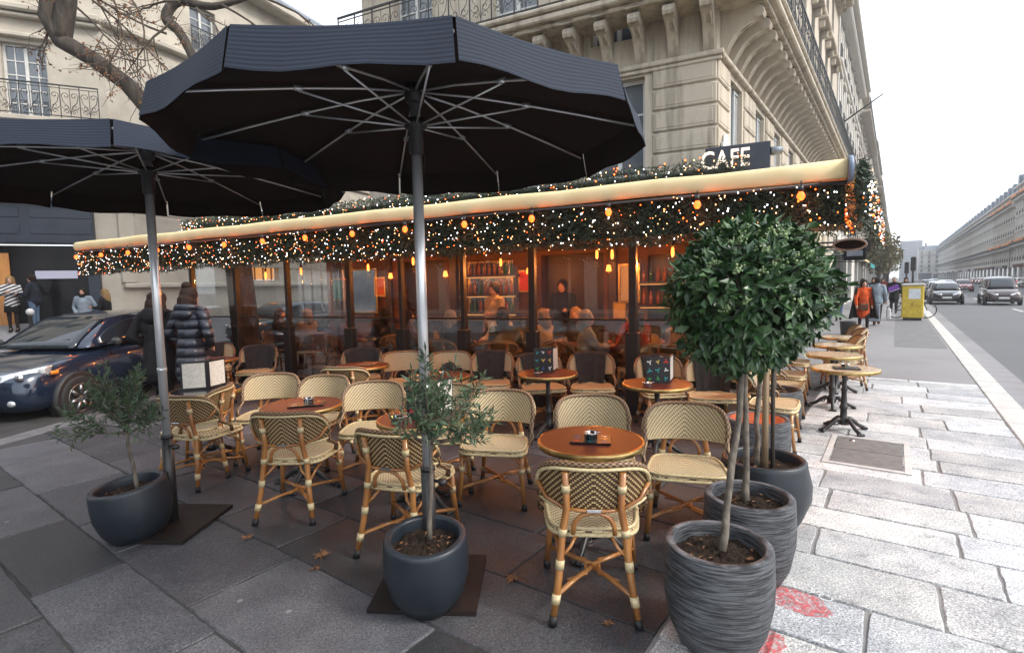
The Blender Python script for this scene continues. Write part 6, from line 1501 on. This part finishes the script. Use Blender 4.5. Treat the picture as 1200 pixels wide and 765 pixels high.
        for y in (1.32,-1.28):
            k=(big,)
            b=MB(); b.T=Matrix.Translation((sg*.905,y,.315))@Matrix.Rotation(sg*PI/2,4,'Y')
            ar=MB(); ar.T=b.T; ar.lathe([(.0,-.16),(.375,-.16),(.375,-.012),(.36,-.008),(.0,-.02)],28); obj('wheel_arch',ar,M['plastic'],t)
            b.lathe([(.20,-.17),(.28,-.175),(.312,-.15),(.318,-.06),(.312,.0),(.28,.012),(.205,.0)],32); w_=obj('wheel',b,M['tyre'],t)
            r_=MB(); r_.T=b.T; r_.lathe([(.205,-.0),(.195,.008),(.18,-.03),(.05,-.02),(.05,.005),(0,.006)],28)
            for q in range(7):
                a=2*PI*q/7; r_.tube([(.05*math.cos(a),.05*math.sin(a),-.004),(.185*math.cos(a),.185*math.sin(a),.002)],[.03,.022],6)
            obj('rim',r_,M['rim'],w_)
        if big:
            b=MB(); 
            for y in (.78,-.32,-1.30): b.box((sg*.893,y,.62),(.006,.007,.62))
            obj('door_seam',b,M['plastic'],t)
            b=MB()
            for y in (-.12,-1.12): b.box((sg*.895,y,.86),(.03,.19,.03),.012)
            obj('door_handle',b,paint,t)
    b=MB(); b.box((0,2.035,.60),(.56,.05,.10),.02); b.box((0,2.045,.33),(.85,.05,.14),.03); obj('grille',b,M['plastic'],t)
    if big:
        b=MB(); b.box((0,2.066,.60),(.30,.012,.02),.004); b.lathe([(0,0),(.055,0),(.06,.01),(.03,.014)],12); b.v=[v if i<8*4 else v for i,v in enumerate(b.v)]
        obj('grille_bar',MBsub(b),M['chrome'],t) if False else None
        for sg in (-1,1):
            b=MB(); x0=.06+.30*(sg+1); b.tube([(x0-.05,1.17,1.005),(x0-.25,1.02,1.06),(x0-.50,.95,1.115)],.012,6); obj('wiper',b,M['plastic'],t)
    if plate:
        b=MB(); b.box((0,2.075,.46),(.50,.016,.11),.004); obj('number_plate',b,M['yplate'],t)
    return t
car('dark blue hatchback parked at the kerb with clear headlight and reflecting windscreen',Vector((-7.38,9.35,-.12)),(-.07,-1),M['navyblue']).scale=(1.04,1.04,1.06)
car('small dark grey blue car parked across the side street before the pale wall',Vector((-8.55,19.9,-.12)),(-.40,-.92),M['greyblue'],grp=None)
car('dark car with bluish windscreen driving towards the camera by the kerb',SP(47.5,2.75,-.12),-SV,M['blackp'],name='moving_car',big=False)
car('silver car behind the dark car near the kerb',SP(57,2.8,-.12),-SV,M['silver'],name='moving_car',big=False)
car('dark bronze minivan driving towards the camera at the right edge',SP(46.3,5.4,-.12),-SV,M['maroon'],'van','minivan',name='moving_van',big=False)
car('pale minivan following the dark bronze one at the right edge',SP(63,7.4,-.12),-SV,M['whitep'],'van','minivan',name='moving_van',big=False)
for k,(s,P,c,l) in enumerate(((72,4.2,'whitep','white'),(84,6.5,'redp','red'),(95,3.6,'blackp','black'),(112,5,'silver','silver'))):
    car('far %s car on the open carriageway, %s from the camera'%(l,ords[k]),SP(s,P,-.12),-SV,M[c],name='moving_car',big=False,grp='far cars on the boulevard')
rc=random.Random(4)
proto={}
for k in range(17):
    c=['whitep','blackp','silver','redp','greyblue','blackp','whitep'][k%7]; s=74+k*6.0+rc.uniform(-.4,.4); lab='%s parked car, %s in the far row across the boulevard'%({'whitep':'white','blackp':'black','silver':'silver','redp':'red','greyblue':'grey blue'}[c],(ords+['sixteenth','seventeenth'])[k])
    if c not in proto: proto[c]=car(lab,SP(s,15.2,-.12),SV,M[c],grp='cars parked across the boulevard',big=False)
    else: dup(proto[c],SP(s,15.2,-.12),head(SV),lab)
# ================================================================== STREET FURNITURE
pb=SP(27.0,.55,-.004)
t=thing('collection_box','bright yellow street box with a white notice standing near the kerb','street box',pb,ANG_S-PI/2)
b=MB(); b.box((0,0,.76),(.72,.55,1.30),.03); obj('cabinet',b,M['yellow'],t)
b=MB(); b.box((0,0,1.45),(.78,.62,.10),.04); obj('cap',b,M['kerb'],t)
b=MB(); b.box((0,0,.055),(.60,.45,.11),.005); obj('plinth',b,M['plastic'],t)
b=MB(); b.box((.05,-.278,1.08),(.38,.006,.40)); obj('notice',b,M['paper'],t)
b=MB(); rr=random.Random(8)
for k in range(5): 
    x=-.12+rr.random()*.25; z=.4+rr.random()*.25; b.tube([(x,-.279,z),(x+.1,-.279,z+.06),(x+.02,-.279,z+.1),(x+.14,-.279,z+.15)],.006,4)
obj('scribble',b,M['c_leather'],t)
t=thing('bicycle','dark bicycle parked behind the yellow street box','bicycle',SP(28.4,.55,-.004),ANG_S-PI/2+R(12))
for x in (-.54,.54):
    b=MB(); b.tube([(x+.33*math.cos(2*PI*k/28),0,.35+.33*math.sin(2*PI*k/28)) for k in range(28)],.020,6,closed=True); w_=obj('wheel',b,M['tyre'],t)
    b=MB()
    for q in range(12): a=2*PI*q/12; b.tube([(x,0,.35),(x+.32*math.cos(a),0,.35+.32*math.sin(a))],.003,3)
    obj('spokes',b,M['steel'],w_)
b=MB(); 
for pts in (((-.54,0,.35),(-.15,0,.33),(.38,0,.78),(-.28,0,.80),(-.15,0,.33)),((-.54,0,.35),(-.28,0,.80)),((-.28,0,.80),(-.31,0,.92)),((.54,0,.35),(.38,0,.78),(.33,0,.98))): b.tube(pts,.018,6)
obj('frame',b,M['blackp'],t); b=MB(); b.ell((-.32,0,.95),(.14,.075,.035),10,6); obj('saddle',b,M['plastic'],t); b=MB(); b.tube([(.20,-.28,1.0),(.33,-.10,1.0),(.33,.10,1.0),(.20,.28,1.0)],.014,6); obj('handlebar',b,M['plastic'],t)
def light_pole(p,label,h=3.4):
    t=thing('traffic_light',label,'traffic light',p,ANG_S-PI/2); b=MB(); b.tube([(0,0,0),(0,0,h)],[.07,.05],10); b.lathe([(0,0),(.12,0),(.12,.4),(.08,.5)],12); obj('post',b,M['iron'],t)
    hd=MB(); hd.box((0,-.06,h-.35),(.26,.22,.80),.04); ho=obj('signal_head',hd,M['iron'],t)
    for k,m in enumerate(('plastic','plastic','plastic')): b=MB(); b.tube([(0,-.172,h-.1-.24*k),(0,-.19,h-.1-.24*k)],.085,14); obj('lens',b,M[m],ho)
light_pole(SP(38,.75,-.004),'black traffic light post rising behind the yellow box',2.85); light_pole(SP(46,.55,-.004),'second black traffic light post just left of the first',2.75)
def bollard(p,label):
    t=thing('bollard',label,'bollard',p,0,None); b=MB(); b.lathe([(0,0),(.09,0),(.09,.15),(.055,.2),(.05,.85),(.07,.88),(.05,.92),(0,.93)],14); obj('post',b,M['iron'],t); b=MB(); b.ell((0,0,1.0),(.10,.10,.10),14,9); obj('white_ball',b,M['paint'],t)
bollard(Z(at_g(38,0,2.2),.30),'black bollard with a white ball in front of the man in pale jeans'); bollard(Z(at_g(111,0,3.0),.10),'black bollard with a white ball behind the parked car roof')
for k in range(4): 
    p=C0+EB*(3+3.2*k)+NB*1.9; bollard(Vector((p.x,p.y,0.02)),'white topped bollard along the side street wall, %s from the shop corner'%ords[k])
# far cafe chairs glimpsed past the neighbouring shops
t=thing('street_bin','dark cylindrical street bin beside the orange dressed walker','bin',SP(17.2,-1.05,-.004)); b=MB(); b.lathe([(0,.05),(.16,.05),(.20,.55),(.21,.58),(.19,.58),(.15,.1),(0,.1)],18); obj('bin_body',b,M['plastic'],t); b=MB(); b.lathe([(0,0),(.18,0),(.18,.04),(0,.05)],18); obj('base',b,M['iron'],t)
for k,(q,P) in enumerate(((78,16.6),(104,16.6),(132,16.6))):
    t=thing('street_lamp','slim black street lamp %s, %s from the camera'%('on the far pavement',ords[k%3]),'street lamp',SP(q,P,0),ANG_S-PI/2); b=MB(); b.tube([(0,0,0),(0,0,.9),(0,0,1),(0,0,6.5),(0,-.5,7.1)],[.11,.10,.06,.045,.035],10); obj('post',b,M['iron'],t); b=MB(); b.box((0,-.8,7.12),(.28,.7,.12),.04); obj('lamp_head',b,M['iron'],t)
# haze
HAZE_D=.0011
if HAZE_D:
    b=MB(); b.box((60,260,18),(900,640,40)); b.v=b.v
    ht=NT('haze_air'); ht.n.remove(ht.b); v=ht.node('ShaderNodeVolumePrincipled'); v.inputs['Density'].default_value=HAZE_D; v.inputs['Color'].default_value=(.93,.95,1,1); v.inputs['Anisotropy'].default_value=.3; ht.l.new(v.outputs[0],ht.out.inputs['Volume'])
    obj('haze',b,ht.m,kind='stuff')
    sc.cycles.volume_bounces=0
